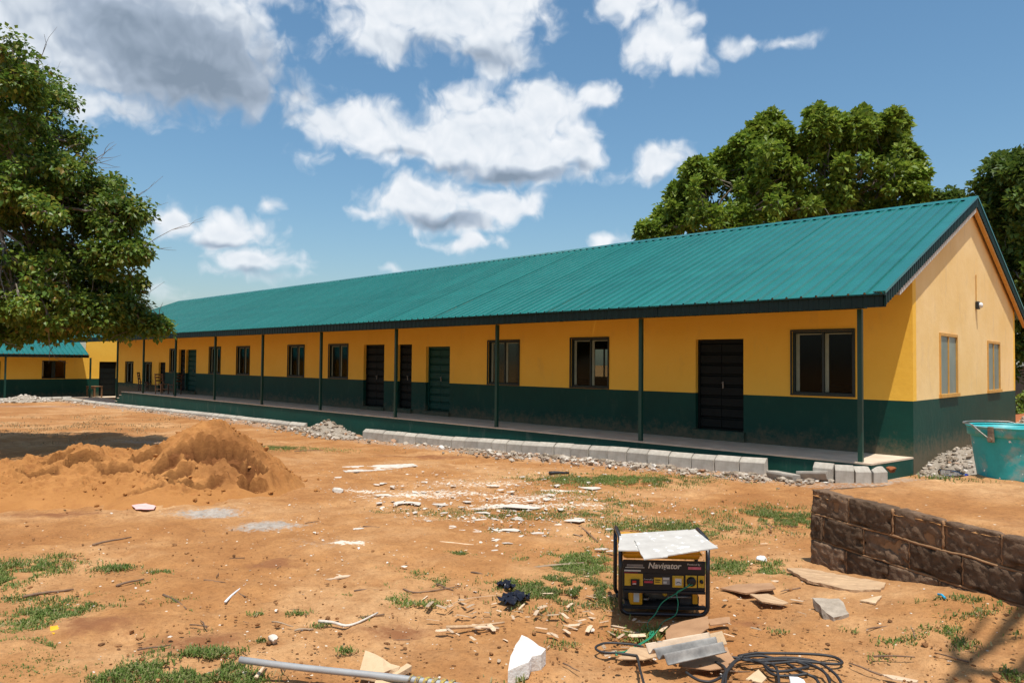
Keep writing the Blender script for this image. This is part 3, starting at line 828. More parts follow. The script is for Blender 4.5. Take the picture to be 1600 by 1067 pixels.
def window(parent, x0, x1, z0, z1, y=0.07, see=True):
    """veranda window: dark frame, two sliding sashes with pale stiles and tinted panes"""
    fr = .035; mb = MB(); d = .05
    mb.box(x0, x1, y - d, y + d, z1 - fr, z1); mb.box(x0, x1, y - d, y + d, z0, z0 + fr)
    mb.box(x0, x0 + fr, y - d, y + d, z0 + fr, z1 - fr); mb.box(x1 - fr, x1, y - d, y + d, z0 + fr, z1 - fr)
    xm = (x0 + x1) / 2; mb.box(xm - .02, xm + .02, y - .02, y + .02, z0 + fr, z1 - fr)
    # proud trim round the opening
    mb.box(x0 - .03, x1 + .03, -.025, -.001, z1 + .0005, z1 + .03); mb.box(x0 - .03, x1 + .03, -.03, -.001, z0 - .03, z0 - .0005)
    mb.box(x0 - .03, x0 - .0005, -.025, -.001, z0, z1); mb.box(x1 + .0005, x1 + .03, -.025, -.001, z0, z1)
    w = mb.build('window', M['frame'], parent)
    for (a, b) in ((x0 + fr + .004, xm - .024), (xm + .024, x1 - fr - .004)):
        mb = MB(); mb.box(a, a + .07, y + .012, y + .04, z0 + fr + .01, z1 - fr - .01)
        mb.box(a + .072, b, y + .012, y + .03, z1 - fr - .03, z1 - fr - .01)
        mb.build('stile', M['stile'], w)
        mb = MB(); mb.box(a + .073, b, y + .018, y + .023, z0 + fr + .01, z1 - fr - .031); mb.build('pane', M['glass'], w)


for wv in WINS + LOWWINS: window(school, *wv)
for (a, b, z0, z1) in BW:
    mb = MB(); y = WY - .07
    mb.box(a, b, y - .03, y + .03, z1 - .05, z1); mb.box(a, b, y - .03, y + .03, z0, z0 + .05); mb.box(a, a + .05, y - .03, y + .03, z0, z1); mb.box(b - .05, b, y - .03, y + .03, z0, z1)
    mb.box((a + b) / 2 - .03, (a + b) / 2 + .03, y - .02, y + .02, z0 + .05, z1 - .05); mb.build('back_window', M['stile'], school)
for (a, b, z0, z1) in GW:
    mb = MB(); f = .035
    mb.box(-.06, .022, a - .02, b + .02, z1 - f, z1 + .02); mb.box(-.06, .05, a - .05, b + .05, z0 - .03, z0 + f)
    mb.box(-.06, .022, a - .02, a + f, z0 + f, z1 - f); mb.box(-.06, .022, b - f, b + .02, z0 + f, z1 - f); m_ = (a + b) / 2
    mb.box(-.06, .012, m_ - .02, m_ + .02, z0 + f, z1 - f); w = mb.build('gable_window', M['ochre'], school)
    for (p, q) in ((a + f, m_ - .02), (m_ + .02, b - f)):
        mb = MB(); mb.box(-.02, -.008, p, q, z0 + f, z1 - f); mb.build('pane', M['frosted'], w)


def door(x0, x1, z0, z1, kind):
    mt = M['dark_door'] if kind == 'dark' else M['green_door']; y = .13
    mb = MB(); mb.box(x0, x0 + .05, y - .03, y + .05, z0, z1); mb.box(x1 - .05, x1, y - .03, y + .05, z0, z1); mb.box(x0 + .05, x1 - .05, y - .03, y + .05, z1 - .05, z1)
    mb.box(x0 + .05, x1 - .05, y + .02, y + .045, z0 + .01, z1 - .05); dr = mb.build('door', mt, school)
    n = 8; hh = (z1 - z0 - .1) / n; xm = (x0 + x1) / 2
    for (a, b) in ((x0 + .055, xm - .006), (xm + .006, x1 - .055)):
        for k in range(n):
            za = z0 + .02 + k * hh
            vs = [(a, y + .019, za + .01), (b, y + .019, za + .01), (b, y - .014, za + .035), (a, y - .014, za + .035), (b, y - .014, za + hh - .03), (a, y - .014, za + hh - .03), (b, y + .019, za + hh - .006), (a, y + .019, za + hh - .006)]
            mb = MB(); mb.add(vs, [(0, 1, 2, 3), (3, 2, 4, 5), (5, 4, 6, 7), (0, 3, 5, 7), (1, 6, 4, 2)]); mb.build('door_panel', mt, dr, recalc=True)
    mb = MB(); mb.box(xm + .03, xm + .05, y - .04, y - .015, z0 + .86, z0 + 1.0); mb.box(xm + .034, xm + .046, y - .07, y - .04, z0 + .96, z0 + .985); mb.build('door_handle', M['grey_metal'], dr)


for dd in DOORS: door(*dd)
# security lamp with conduit on the gable
mb = MB(); mb.tube([(.012, 4.66, 2.93), (.012, 4.66, 3.55)], .009, 6); mb.build('conduit', M['ochre'], school)
mb = MB(); mb.cbox(.002, .07, 4.60, 4.76, 2.80, 2.97, .02); lampb = mb.build('wall_lamp', M['lamp_black'], school)
mb = MB(); mb.lathe([(.055, .0), (.06, .03), (.045, .055), (.0, .062)], 16, 0, (.071, 4.68, 2.885), 'X'); mb.build('lens', M['lamp_white'], lampb, True)

# ------------------------------------------------------------------ the wing at the far end
wing = empty('classroom_wing', (-46, -8, -.7), 0, 'low yellow and green wing with bright teal roof behind the left tree', 'school')
WD = .38
wops = [(-2.38, -1.18, .40, 1.44), (-9.4, -8.2, .40, 1.44), (-4.9, -4.35, -.68, 1.4), (-13, -11.9, -.68, 1.4), (.60, 1.56, -.68, 1.40)]
mb = MB(); panel_wall(mb, 'y', -22, -.1, -.9, 1.95, wops, -44.8, -44.6, lambda u: WD); panel_wall(mb, 'y', -.1, 6, -.9, 2.75, wops, -44.8, -44.6, lambda u: WD)
mb.build('front_wall', [M['yellow'], M['green']], wing)
mb = MB(); panel_wall(mb, 'y', -22, 6, -.9, 1.9, [(-2.2, -1.0, .4, 1.44), (-9.6, -8.4, .4, 1.44)], -50.2, -50.0, lambda u: WD); mb.build('back_wall', [M['yellow'], M['green']], wing)
mb = MB(); mb.box(-50, -44.8, -22, -21.8, -.9, 1.9); mb.box(-50, -44.8, 5.8, 6, -.9, 1.9); mb.build('end_wall', M['yellow'], wing)
mb = MB(); mb.box(-50.0, -42.9, -22, 6, -1.2, -.695); mb.build('veranda_floor', M['floor'], wing)
mb = MB(); mb.box(-49.9, -44.85, -21.7, 5.7, 1.75, 1.78); mb.build('ceiling', M['ceiling'], wing)
for (a, b, z0, z1) in wops:
    mb = MB(); x = -44.72
    if z0 > 0:
        mb.box(x - .04, x + .04, a, b, z1 - .05, z1); mb.box(x - .04, x + .04, a, b, z0, z0 + .05); mb.box(x - .04, x + .04, a, a + .05, z0, z1); mb.box(x - .04, x + .04, b - .05, b, z0, z1)
        mb.box(x - .03, x + .03, (a + b) / 2 - .1, (a + b) / 2 + .1, z0, z1); w = mb.build('window', M['frame'], wing)
        mb = MB(); mb.box(x - .006, x, a + .05, (a + b) / 2 - .1, z0 + .05, z1 - .05); mb.build('pane', M['glass'], w)
    else:
        mb.box(x - .02, x + .01, a, b, z0, z1 - .001)
        for k in range(6): mb.box(x + .0101, x + .02, a + .06, b - .06, z0 + .08 + k * .33, z0 + .36 + k * .33)
        mb.build('door', M['dark_door'], wing)
for y in (-.34, -4.45, -8.5, -12.6):
    mb = MB(); mb.box(-43.04, -42.96, y - .04, y + .04, -.694, 1.62 + .0 * y); mb.build('post', M['steel'], wing)
WXE, WZE, WXR = -42.75, 1.79, -47.4; WS = .40; WZR = WZE + WS * (WXE - WXR)
meW = roof_sheet_mesh(WXE - WXR, (WXE - WXR) * WS)
for i in range(22):
    y = -.5 - (i + 1) * SW
    link('roof_sheet', meW, wing, (WXR - wing.location.x, y - wing.location.y, WZR - wing.location.z + .004 * (i % 2)), (0, 0, math.pi / 2))
    link('roof_sheet', meW, wing, (WXR - wing.location.x, y + SW - wing.location.y, WZR - wing.location.z - .002), (0, 0, -math.pi / 2))
mb = MB(); rib_strip(mb, (WXE + .005, -.5, WZE - .03), (WXE + .005, -21.5, WZE - .03), .14, (1, 0, 0), .2); mb.build('eave_fascia', M['fascia'], wing)
mb = MB(); mb.box(WXE - .02, WXE + .04, -21.5, -.5, WZE - .029, WZE - .004); mb.build('eave_flashing', M['fascia'], wing)

# ------------------------------------------------------------------ kerb of chamfered concrete blocks
KL, KH, KW = .455, .33, .14


def kerb_mesh():
    prof = [(0, 0), (KW, 0), (KW, KH), (.10, KH), (0.0, KH - .075)]      # front at y=0
    bm = bmesh.new(); r = [[bm.verts.new((x, y, z)) for (y, z) in prof] for x in (0, KL)]
    n = len(prof)
    bm.faces.new(r[0]); bm.faces.new(r[1][::-1])
    for i in range(n): bm.faces.new((r[0][i], r[1][i], r[1][(i + 1) % n], r[0][(i + 1) % n]))
    bmesh.ops.recalc_face_normals(bm, faces=bm.faces)
    bmesh.ops.bevel(bm, geom=list(bm.edges), offset=.009, segments=2, profile=.5, affect='EDGES')
    me = bpy.data.meshes.new('kerb_block'); bm.to_mesh(me); bm.free(); me.materials.append(M['concrete'])
    for p in me.polygons: p.use_smooth = False
    return me


KM = kerb_mesh()
kerb = empty('kerb', (-14, -1.8, 0), kind='structure')
kb = kerb.location


def kblock(x, y, z, rz=0, rx=0, ry=0):
    return link('kerb_block', KM, kerb, (x - kb.x, y - kb.y, z - kb.z), (rx, ry, rz))


def kerb_row(xa, xb, top):
    x = xa
    while x - KL - .018 > xb:
        x -= KL + .018; xm = x + KL / 2
        kblock(x + random.uniform(-.004, .004), -1.81 + random.uniform(-.010, .010), float(top(xm)) - KH + random.uniform(-.006, .006), random.uniform(-.018, .018), random.uniform(-.02, .02), -math.atan((top(xm + .2) - top(xm - .2)) / .4) + random.uniform(-.008, .008))


TX = [-38, -32.3, -23.5, -16.8, -13.76, -9.96, -6.8, -4.32, -2.95, -1.79]; TZ = [-.60, -.55, -.45, -.41, -.36, -.30, -.19, -.11, -.09, -.05]
top = lambda x: np.interp(x, TX, TZ)
kerb_row(-1.78, -13.8, top); kerb_row(-16.8, -39.4, top)
y = -1.9
while y > -12:
    kblock(-42.25 + .02 * random.random(), y, -.88, math.pi / 2 + random.uniform(-.03, .03)); y -= KL + .03
for k in range(6): kblock(-39.9 - .45 * k, -1.82 - .03 * k, -.94, .06)
# four blocks set round the bend by the corner post
for (x_, y_, zt, r_, sc_) in ((-.98, -1.86, -.02, .10, .66), (-.645, -1.81, -.035, .42, .60), (-.38, -1.67, -.05, .80, .56), (-.18, -1.45, -.06, 1.10, .62)):
    o = kblock(x_, y_, zt - KH, r_, 0, 0); o.scale = (sc_, 1, 1)
# two toppled blocks in the gap
for (px, py, r_, lab) in ((1199, 748, -.10, 'toppled grey kerb block lying flat next to the standing row end'), (1241, 750, .12, 'tilted fallen kerb block lying flat before the four standing blocks at the bend')):
    q = atz(px, py, -.31); o = link('fallen_kerb_block', KM, None, (q[0], q[1] + .32, -.345 if r_ < 0 else -.335), (rad(84), .04 if r_ < 0 else -.09, r_))
    tag(o, lab, 'kerb block')

# ------------------------------------------------------------------ rocks and rubble
def ico(sub=1):
    bm = bmesh.new(); bmesh.ops.create_icosphere(bm, subdivisions=sub, radius=1.0)
    bm.verts.ensure_lookup_table(); V = np.array([v.co[:] for v in bm.verts]); F = np.array([[v.index for v in f.verts] for f in bm.faces]); bm.free(); return V, F


IV, IF = ico(1)
IV2, IF2 = ico(3)


def angular(n=6, seed=0, V=IV2):
    """unit rock cut by random planes: flat facets, sharp edges"""
    r = np.random.default_rng(seed); U = V.copy()
    for _ in range(n):
        d = r.normal(size=3); d /= np.linalg.norm(d); c = r.uniform(.45, .8)
        s = U @ d; U = U - np.outer(np.maximum(s - c, 0), d)
    return U * (1 + .05 * r.normal(size=(len(U), 1)) * .4)


ROCKS = [angular(7, s, IV) for s in range(14)]


def rubble(name, pts, sizes, mat, parent=None, kind='stuff', flat=.65, label=None, cat=None):
    V = []; F = []; n = len(IV)
    for i, (p, s) in enumerate(zip(pts, sizes)):
        A = ROCKS[i % 14] * np.array([1, random.uniform(.6, 1), random.uniform(flat * .6, flat)]) * s
        a, b = random.uniform(0, 6.28), random.uniform(-.6, .6)
        Rz = np.array([[math.cos(a), -math.sin(a), 0], [math.sin(a), math.cos(a), 0], [0, 0, 1]]); Rx = np.array([[1, 0, 0], [0, math.cos(b), -math.sin(b)], [0, math.sin(b), math.cos(b)]])
        V.append(A @ Rx.T @ Rz.T + np.array(p)); F.append(IF + n * i)
    V = np.concatenate(V); F = np.concatenate(F)
    if parent is not None: V = V - np.array(parent.location)
    o = link(name, npmesh(name, V, F, mat), parent)
    return tag(o, label, cat, None, kind)


# loose rubble along the kerb foot: nobody could count it
pts, szs = [], []
for _ in range(1900):
    x = -random.uniform(.6, 40) if random.random() < .45 else -random.uniform(.8, 9)
    y = -1.86 - abs(random.gauss(0, .44))
    if random.random() < .25: x = random.uniform(-17, -13.4); y = -1.95 - abs(random.gauss(0, .45))
    s = min(.10, .016 + random.expovariate(38)); pts.append((x, y, float(gz(x, y)) + s * .15)); szs.append(s)
for _ in range(500):
    y = -1.9 - random.random() * 10; x = -41.9 + abs(random.gauss(0, .8)); s = .03 + random.expovariate(25); pts.append((x, y, float(gz(x, y)) + s * .2)); szs.append(min(s, .16))
rubble('kerb_rubble', pts, szs, M['stone_grey'], label='grey broken plaster rubble strewn along the foot of the kerb', cat='rubble')


def heap(name, cx, cy, rx, ry, h, rz, label, n=420, smin=.02, smax=.07, mat='stone_grey', zoff=-.06, core='stone_grey'):
    e = empty(name, (cx, cy, float(gz(cx, cy))), 0, label, 'rubble heap')
    k = 44; g = np.linspace(-1.25, 1.25, k); X, Y = np.meshgrid(g, g, indexing='ij')
    r = np.hypot(X, Y); H = h * np.clip(1 - r, -.3, 1) ** 1.0 * (1 + .0 * r); H = np.where(r < 1, h * (1 - r) * (1 + .25 * r), -.25 * (r - 1))
    ca, sa = math.cos(rz), math.sin(rz)
    WX = cx + (X * rx) * ca - (Y * ry) * sa; WYy = cy + (X * rx) * sa + (Y * ry) * ca
    H = H + .22 * h * fbm(WX * 3 + cx, WYy * 3, 4) * (r < 1)
    Z = gz(WX, WYy) + H + zoff
    V = np.stack([WX, WYy, Z], -1).reshape(-1, 3) - np.array(e.location); I = np.arange(k * k).reshape(k, k)
    F = np.stack([I[:-1, :-1], I[1:, :-1], I[1:, 1:], I[:-1, 1:]], -1).reshape(-1, 4)
    link('mound', npmesh('mound', V, F, M['redsoil'] if core == 'redsoil' else M['gravel'], False), e)
    pts, szs = [], []; Vw = V + np.array(e.location)
    for _ in range(n):
        i, j = random.randrange(k), random.randrange(k)
        if r[i, j] > 1.12: continue
        p = Vw[i * k + j] + np.array([random.uniform(-.03, .03), random.uniform(-.03, .03), 0]); s = min(smax, smin + random.expovariate(1 / (smax * .25)))
        pts.append(p + np.array([0, 0, s * .1])); szs.append(s)
    rubble('stones', pts, szs, M[mat], e, flat=.8)
    return e


q = at(512, 682); heap('rubble_heap', -14.9, -2.05, 1.25, .5, .42, 0.0, 'low grey rubble heap filling the gap in the kerb row', 700, .02, .10)
heap('gravel_heap', 1.35, 1.7, 1.7, 2.1, .62, .1, 'pale gravel heap sloping against the green foot of the gable wall', 2600, .02, .075, zoff=-.02)
heap('gravel_heap', 1.75, 4.9, 1.9, 1.4, 1.0, .2, 'taller gravel heap by the gable wall beyond the teal bucket', 2000, .025, .085, zoff=0)
heap('soil_mound', .9, 13.8, 3.0, 1.6, .75, .1, 'red soil mound at the far right beyond the gable', 60, .03, .08, mat='redsoil', core='redsoil')
heap('rubble_heap', -41.4, -3.9, 1.5, .8, .42, 1.2, 'whitish rubble heap in front of the low wing kerb', 500, .03, .13, mat='plaster')

# ------------------------------------------------------------------ sand heap
def sand_heap():
    cones = []
    for (px, D, H, s) in ((338, 11.15, 1.04, .86), (318, 11.2, .90, .66), (296, 11.3, .78, .60), (225, 10.9, .60, .52), (140, 10.7, .66, .55), (185, 10.8, .55, .5), (60, 10.4, .50, .42), (-20, 10.2, .50, .42), (-110, 10.0, .55, .42), (378, 10.7, .50, .62), (270, 9.9, .30, .42)):
        p = atd(px, 680, D); cones.append((p[0], p[1], H, s))
    c0 = (cones[2][0], cones[2][1])
    xs = np.arange(c0[0] - 5.2, c0[0] + 4.2, .035); ys = np.arange(c0[1] - 4.5, c0[1] + 3.6, .035)
    X, Y = np.meshgrid(xs, ys, indexing='ij'); wx = X + .16 * fbm(X * 1.3, Y * 1.3, 3); wy = Y + .16 * fbm(X * 1.3 + 7, Y * 1.3, 3)
    H = np.full_like(X, -1.0)
    for (cx, cy, h, s) in cones:
        d = np.hypot(wx - cx, wy - cy); c = h - s * (np.sqrt(d * d + .02) - .10); k = .10
        m = np.maximum(H, c); H = m + k * np.exp(-np.abs(H - c) / k) * .35
    H = np.where(H < .12, H - .0, H)
    on = sstep(0.02, .25, H)
    H = H + on * (.09 * fbm(X * 2.2, Y * 2.2, 4) - .13 * np.abs(fbm(X * 3.6, Y * 3.6, 4)) + .07 * np.maximum(fbm(X * 9, Y * 9, 3), -.1) + .035 * np.abs(fbm(X * 20, Y * 20, 2)) + .012 * rng.normal(size=X.shape))
    # shovel cuts: steep back wall, flat floor
    vd = np.array([-.69, .72]); vr = np.array([.72, .69])
    cuts = [(340, 706, 10.4, .50, .22, .17, .25), (225, 712, 10.4, .26, .13, .16, .5), (255, 730, 10.2, .28, .12, .14, .5), (272, 742, 10.0, .24, .1, .12, .5), (296, 752, 9.9, .26, .13, .14, .6), (398, 758, 9.8, .20, .13, .14, .3), (330, 760, 9.6, .18, .08, .08, .5),
            (375, 720, 10.4, .28, .14, .15, -.5), (132, 715, 10.2, .26, .12, .17, .7), (88, 716, 10.1, .20, .10, .12, .2), (180, 735, 9.9, .24, .10, .09, .4), (60, 735, 9.7, .24, .12, .08, .2), (215, 765, 9.5, .3, .1, .06, .1), (400, 730, 10.2, .2, .1, .1, -.6), (295, 700, 10.7, .3, .10, .10, .3)]
    Zs = gz(X, Y) + H

    def on_heap(px, py):
        d = ray(px, py)
        for D in np.arange(7.5, 14, .02):
            p = CAM + d * D; i = int((p[0] - xs[0]) / .035); j = int((p[1] - ys[0]) / .035)
            if 0 <= i < len(xs) and 0 <= j < len(ys) and p[2] < Zs[i, j]: return p
        return CAM + d * 10.3
    damp = .55 * sstep(.05, .4, fbm(X * .9 + 3, Y * .9, 3) + .25 * sstep(c0[0] + 1.0, c0[0] - 1.5, X)) * on
    for (px, py, D, a, b, dep, ang) in cuts:
        p = on_heap(px, py); u = (X - p[0]) * vr[0] + (Y - p[1]) * vr[1]; v = (X - p[0]) * vd[0] + (Y - p[1]) * vd[1]
        u2 = u * math.cos(ang) + v * math.sin(ang) * 1.2; v2 = -u * math.sin(ang) + v * math.cos(ang)
        rr = np.sqrt((u2 / a) ** 2 + (v2 / b) ** 2) + .30 * fbm(X * 6, Y * 6, 3)
        cutm = sstep(1.05, .86, rr) * on
        H = H - 1.35 * dep * cutm * np.clip(.75 + .6 * v2 / b, .1, 1.4) + .035 * np.exp(-((rr - 1.25) / .2) ** 2) * on
        damp = np.maximum(damp, cutm)
    cr = rng.random(H.shape)
    Z = gz(X, Y) + H - .015
    o = np.array([c0[0], c0[1], float(gz(*c0))]); V = np.stack([X, Y, Z], -1).reshape(-1, 3) - o; nx, ny = X.shape; I = np.arange(nx * ny).reshape(nx, ny)
    F = np.stack([I[:-1, :-1], I[1:, :-1], I[1:, 1:], I[:-1, 1:]], -1).reshape(-1, 4)
    keep = (H.reshape(-1)[F] > -.08).any(1); F = F[keep]
    e = empty('sand_heap', o, 0, 'large heap of orange building sand with shovel cuts in the yard', 'sand heap')
    me = npmesh('mound', V, F, M['sand'], False); dm = damp.reshape(-1)
    ca = me.color_attributes.new('soil', 'FLOAT_COLOR', 'POINT'); ca.data.foreach_set('color', np.stack([dm, dm, dm, np.ones_like(dm)], -1).astype(np.float32).ravel())
    link('mound', me, e)
    pts, szs = [], []
    for _ in range(1500):
        i, j = random.randrange(nx), random.randrange(ny)
        if H[i, j] > .03 or (H[i, j] > -.22 and random.random() < .35):
            s = .007 + random.expovariate(75); pts.append((X[i, j], Y[i, j], max(Z[i, j], float(gz(X[i, j], Y[i, j]))) + s * .3)); szs.append(min(s, .06))
    rubble('clods', pts, szs, M['sand'], e, flat=.9)


sand_heap()

# ------------------------------------------------------------------ block wall with soil on top
def block_wall():
    A = atz(1268, 763, .40); B = atz(1640, 850, .40)
    d = Vector((B[0] - A[0], B[1] - A[1], 0)); ang = math.atan2(d.y, d.x); Ln = 4.2
    e = empty('block_wall', (A[0], A[1], -.30), ang, 'low rough brown block wall with earth filling at the right edge', 'wall')
    # local: x along the face, y away from the camera, z up; wall top at .70
    hc = .228; bl, bt = .45, .22
    mb = MB(); mb.box(.012, Ln - .01, .015, bt - .02, -.2, .668); mb.box(.012, .2, bt, 2.2, -.2, .66); mb.build('mortar', M['mortar'], e, world=False)
    meshes = []
    for s in range(9):
        bm = bmesh.new(); bmesh.ops.create_cube(bm, size=1.0)
        bmesh.ops.subdivide_edges(bm, edges=list(bm.edges), cuts=13, use_grid_fill=True)
        r = np.random.default_rng(s)
        for v in bm.verts:
            p = v.co; bx, by, bz = abs(p.x), abs(p.y), abs(p.z)
            edge = sorted((bx, by, bz))[1]; k = max(0, edge - .40) / .10
            wx = p.x * bl; wz = p.z * (hc - .010); wy = p.y * bt
            n1 = float(fbm(np.array(wx * 9 + s * 13.1 + wy * 5), np.array(wz * 9 + s * 3.7 + wy * 4), 4)); n2 = float(fbm(np.array(wx * 34 + s * 5), np.array(wz * 34 + wy * 20), 3))
            pit = max(0, n1 - .24) * .16 if by > .45 else 0
            off = Vector((p.x, p.y, p.z)).normalized()
            v.co = Vector((wx, wy, wz)) - Vector((math.copysign(1, p.x) * (bx > .45), math.copysign(1, p.y) * (by > .45), math.copysign(1, p.z) * (bz > .45))) * (.004 * k + .008 * k * abs(n1)) - off * pit + Vector((0, math.copysign(1, p.y), 0)) * ((n2 * .020 + n1 * .006) if by > .45 else 0) + off * n2 * .004
        me = bpy.data.meshes.new('block'); bm.to_mesh(me); bm.free(); me.materials.append(M['block']); me.polygons.foreach_set('use_smooth', [True] * len(me.polygons)); meshes.append(me)
    for c in range(4):
        z = .70 - hc * (c + .5); x = -(.30 if c % 2 else 0.0) - (.0 if c < 2 else .03)
        k = 0
        while x < Ln:
            xe = x + bl
            x0 = max(x, -.0); w = xe - x0
            if w > .1:
                o = link('block', meshes[random.randrange(9)], e, (x0 + w / 2 + random.uniform(-.004, .004), bt / 2 + random.uniform(-.014, .010) - .008 * c, z), (random.uniform(-.02, .02), random.uniform(-.012, .012), random.uniform(-.012, .012) + (math.pi if random.random() < .5 else 0)))
                o.scale = (w / bl - .0, 1, 1)
            if xe < Ln:
                mb = MB(); zz = np.linspace(z - hc / 2 + .01, z + hc / 2 - .01, 8); mb.tube([(xe + .0065 + .003 * math.sin(q_ * 90), .005 + .004 * math.sin(q_ * 70 + xe * 9), q_) for q_ in zz], [.008 + .004 * random.random() for _ in zz], 6); mb.build('mortar_joint', M['mortar'], e, True, False)
            x = xe + .013; k += 1
    for c in range(3):
        y = bt + .02 + (.0 if c % 2 else -.0)
        while y < 2.1:
            link('block', meshes[random.randrange(9)], e, (bt / 2 + random.uniform(-.01, .01), y + bl / 2, .70 - hc * (c + .5)), (0, 0, math.pi / 2 + random.uniform(-.02, .02))); y += bl + .024
    # mortar squeezed out between the courses
    for c in range(1, 4):
        z = .70 - hc * c; xs_ = np.arange(0.0, Ln, .03)
        P = [(x_, .004 - .010 * abs(float(fbm(np.array(x_ * 9), np.array(c * 7.7), 3))) * 2, z + .012 * float(fbm(np.array(x_ * 5 + 40), np.array(c * 3.1), 3))) for x_ in xs_]
        mb = MB(); mb.tube(P, [.009 + .008 * abs(float(fbm(np.array(x_ * 14 + 9), np.array(c * 5.3), 3))) for x_ in xs_], 6); mb.build('mortar_bed', M['mortar'], e, True, False)
    # soil fill lapping over the blocks
    k1, k2 = 130, 70; X, Y = np.meshgrid(np.linspace(.0, Ln, k1), np.linspace(-.0, 2.6, k2), indexing='ij')
    lipx = .035 + .05 * np.abs(fbm(X * 0 + 1.3, Y * 4, 3)); lip = .03 + .07 * np.abs(fbm(X * 3.5, Y * 0 + 2.2, 4))
    H = .712 + .025 * fbm(X * 2, Y * 2, 4) + .012 * fbm(X * 11, Y * 11, 3) + .05 * sstep(.6, 2.2, Y)
    edge = np.minimum(Y - lip, X - lipx); H = H - .06 * sstep(.06, -.06, edge)
    H = H - .5 * sstep(2.0, 2.6, Y)
    V = np.stack([X, Y, H], -1).reshape(-1, 3); I = np.arange(k1 * k2).reshape(k1, k2)
    F = np.stack([I[:-1, :-1], I[1:, :-1], I[1:, 1:], I[:-1, 1:]], -1).reshape(-1, 4)
    link('earth_fill', npmesh('earth_fill', V, F, M['ground'], True), e)
    return e


bwall = block_wall()

# ------------------------------------------------------------------ bucket, bottle and bits on the wall
def bucket():
    q = atz(1583, 757, .415)
    e = empty('bucket', (q[0], q[1] + .0, .415), 0, 'worn teal plastic bucket splashed with cement standing on the block wall', 'bucket')
    d = Vector((CAM[0] - q[0], CAM[1] - q[1])).normalized(); e.location.x += -d.x * .3 * .9; e.location.y += -d.y * .3 * .9
    H = .53; prof = [(.0, .0), (.285, .0), (.30, .012), (.305, .06), (.325, .20), (.352, .40), (.365, H - .05)]
    mb = MB(); mb.lathe(prof + [(.368, H - .0), (.352, H - .0), (.345, H - .06), (.31, .1), (.28, .03), (0, .03)], 48); mb.build('body', M['bucket'], e, True, False)
    mb = MB(); mb.lathe([(.367, H - .085), (.385, H - .075), (.388, H - .02), (.392, H), (.400, H + .006), (.400, H + .016), (.372, H + .018), (.366, H + .008)], 48); mb.build('rim', M['bucket'], e, True, False)
    a0 = math.atan2(d.y, d.x) - .45
    for a in (a0, a0 + math.pi):
        Mx = Matrix.Rotation(a, 4, 'Z'); mb = MB(); mb.cbox(.375, .412, -.025, .025, H - .13, H + .02, .006, 0, Mx); mb.tube([Mx @ Vector((.405, 0, H - .10)), Mx @ Vector((.43, 0, H - .10))], .022, 12); mb.build('handle_lug', M['timber'], e, False, False)
    path = [(.43 * math.cos(a0 + t) * 1.0, .43 * math.sin(a0 + t), H - .10 + .125 * math.sin(t) ** .5 if 0 < t < math.pi else H - .10) for t in np.linspace(0, -math.pi, 30)]
    path = [(.418 * math.cos(a0 - t), .418 * math.sin(a0 - t), H - .10 + .13 * min(1, math.sin(t) * 2.2)) for t in np.linspace(0, math.pi, 30)]
    mb = MB(); mb.tube(path, .0075, 8); mb.build('handle', M['grey_metal'], e, True, False)


bucket()
# clear bottle lying on the soil
q0, q1 = atz(1468, 741, .43), atz(1512, 747, .43)
ax = Vector(q1 - q0); L_ = ax.length
e = empty('plastic_bottle', (q0[0], q0[1], .42), math.atan2(ax.y, ax.x), 'clear empty drink bottle with blue cap lying on the block wall', 'bottle')
mb = MB(); mb.lathe([(0, 0), (.03, .0), (.036, .01), (.036, L_ * .62), (.03, L_ * .72), (.014, L_ * .86), (.014, L_ * .93), (0, L_ * .93)], 20, 0, (0, 0, .037), 'X'); mb.build('body', M['clear_plastic'], e, True, False)
mb = MB(); mb.lathe([(0, L_ * .931), (.017, L_ * .931), (.017, L_ * 1.0), (0, L_ * 1.0)], 16, 0, (0, 0, .037), 'X'); mb.build('cap', pmat('blue_cap', (.03, .08, .5), None, 5, .4, 0), e, False, False)


# ------------------------------------------------------------------ generator
def text_mesh(s, size, mat, shear=0.0, bold=.0, depth=.001):
    cu = bpy.data.curves.new('t', 'FONT'); cu.body = s; cu.size = size; cu.shear = shear; cu.offset = bold; cu.extrude = depth; cu.align_x = 'CENTER'; cu.align_y = 'CENTER'
    ob = bpy.data.objects.new('t', cu); COL.objects.link(ob); bpy.context.view_layer.update()
    me = bpy.data.meshes.new_from_object(ob.evaluated_get(bpy.context.evaluated_depsgraph_get())); bpy.data.objects.remove(ob)
    me.materials.clear(); me.materials.append(mat); return me


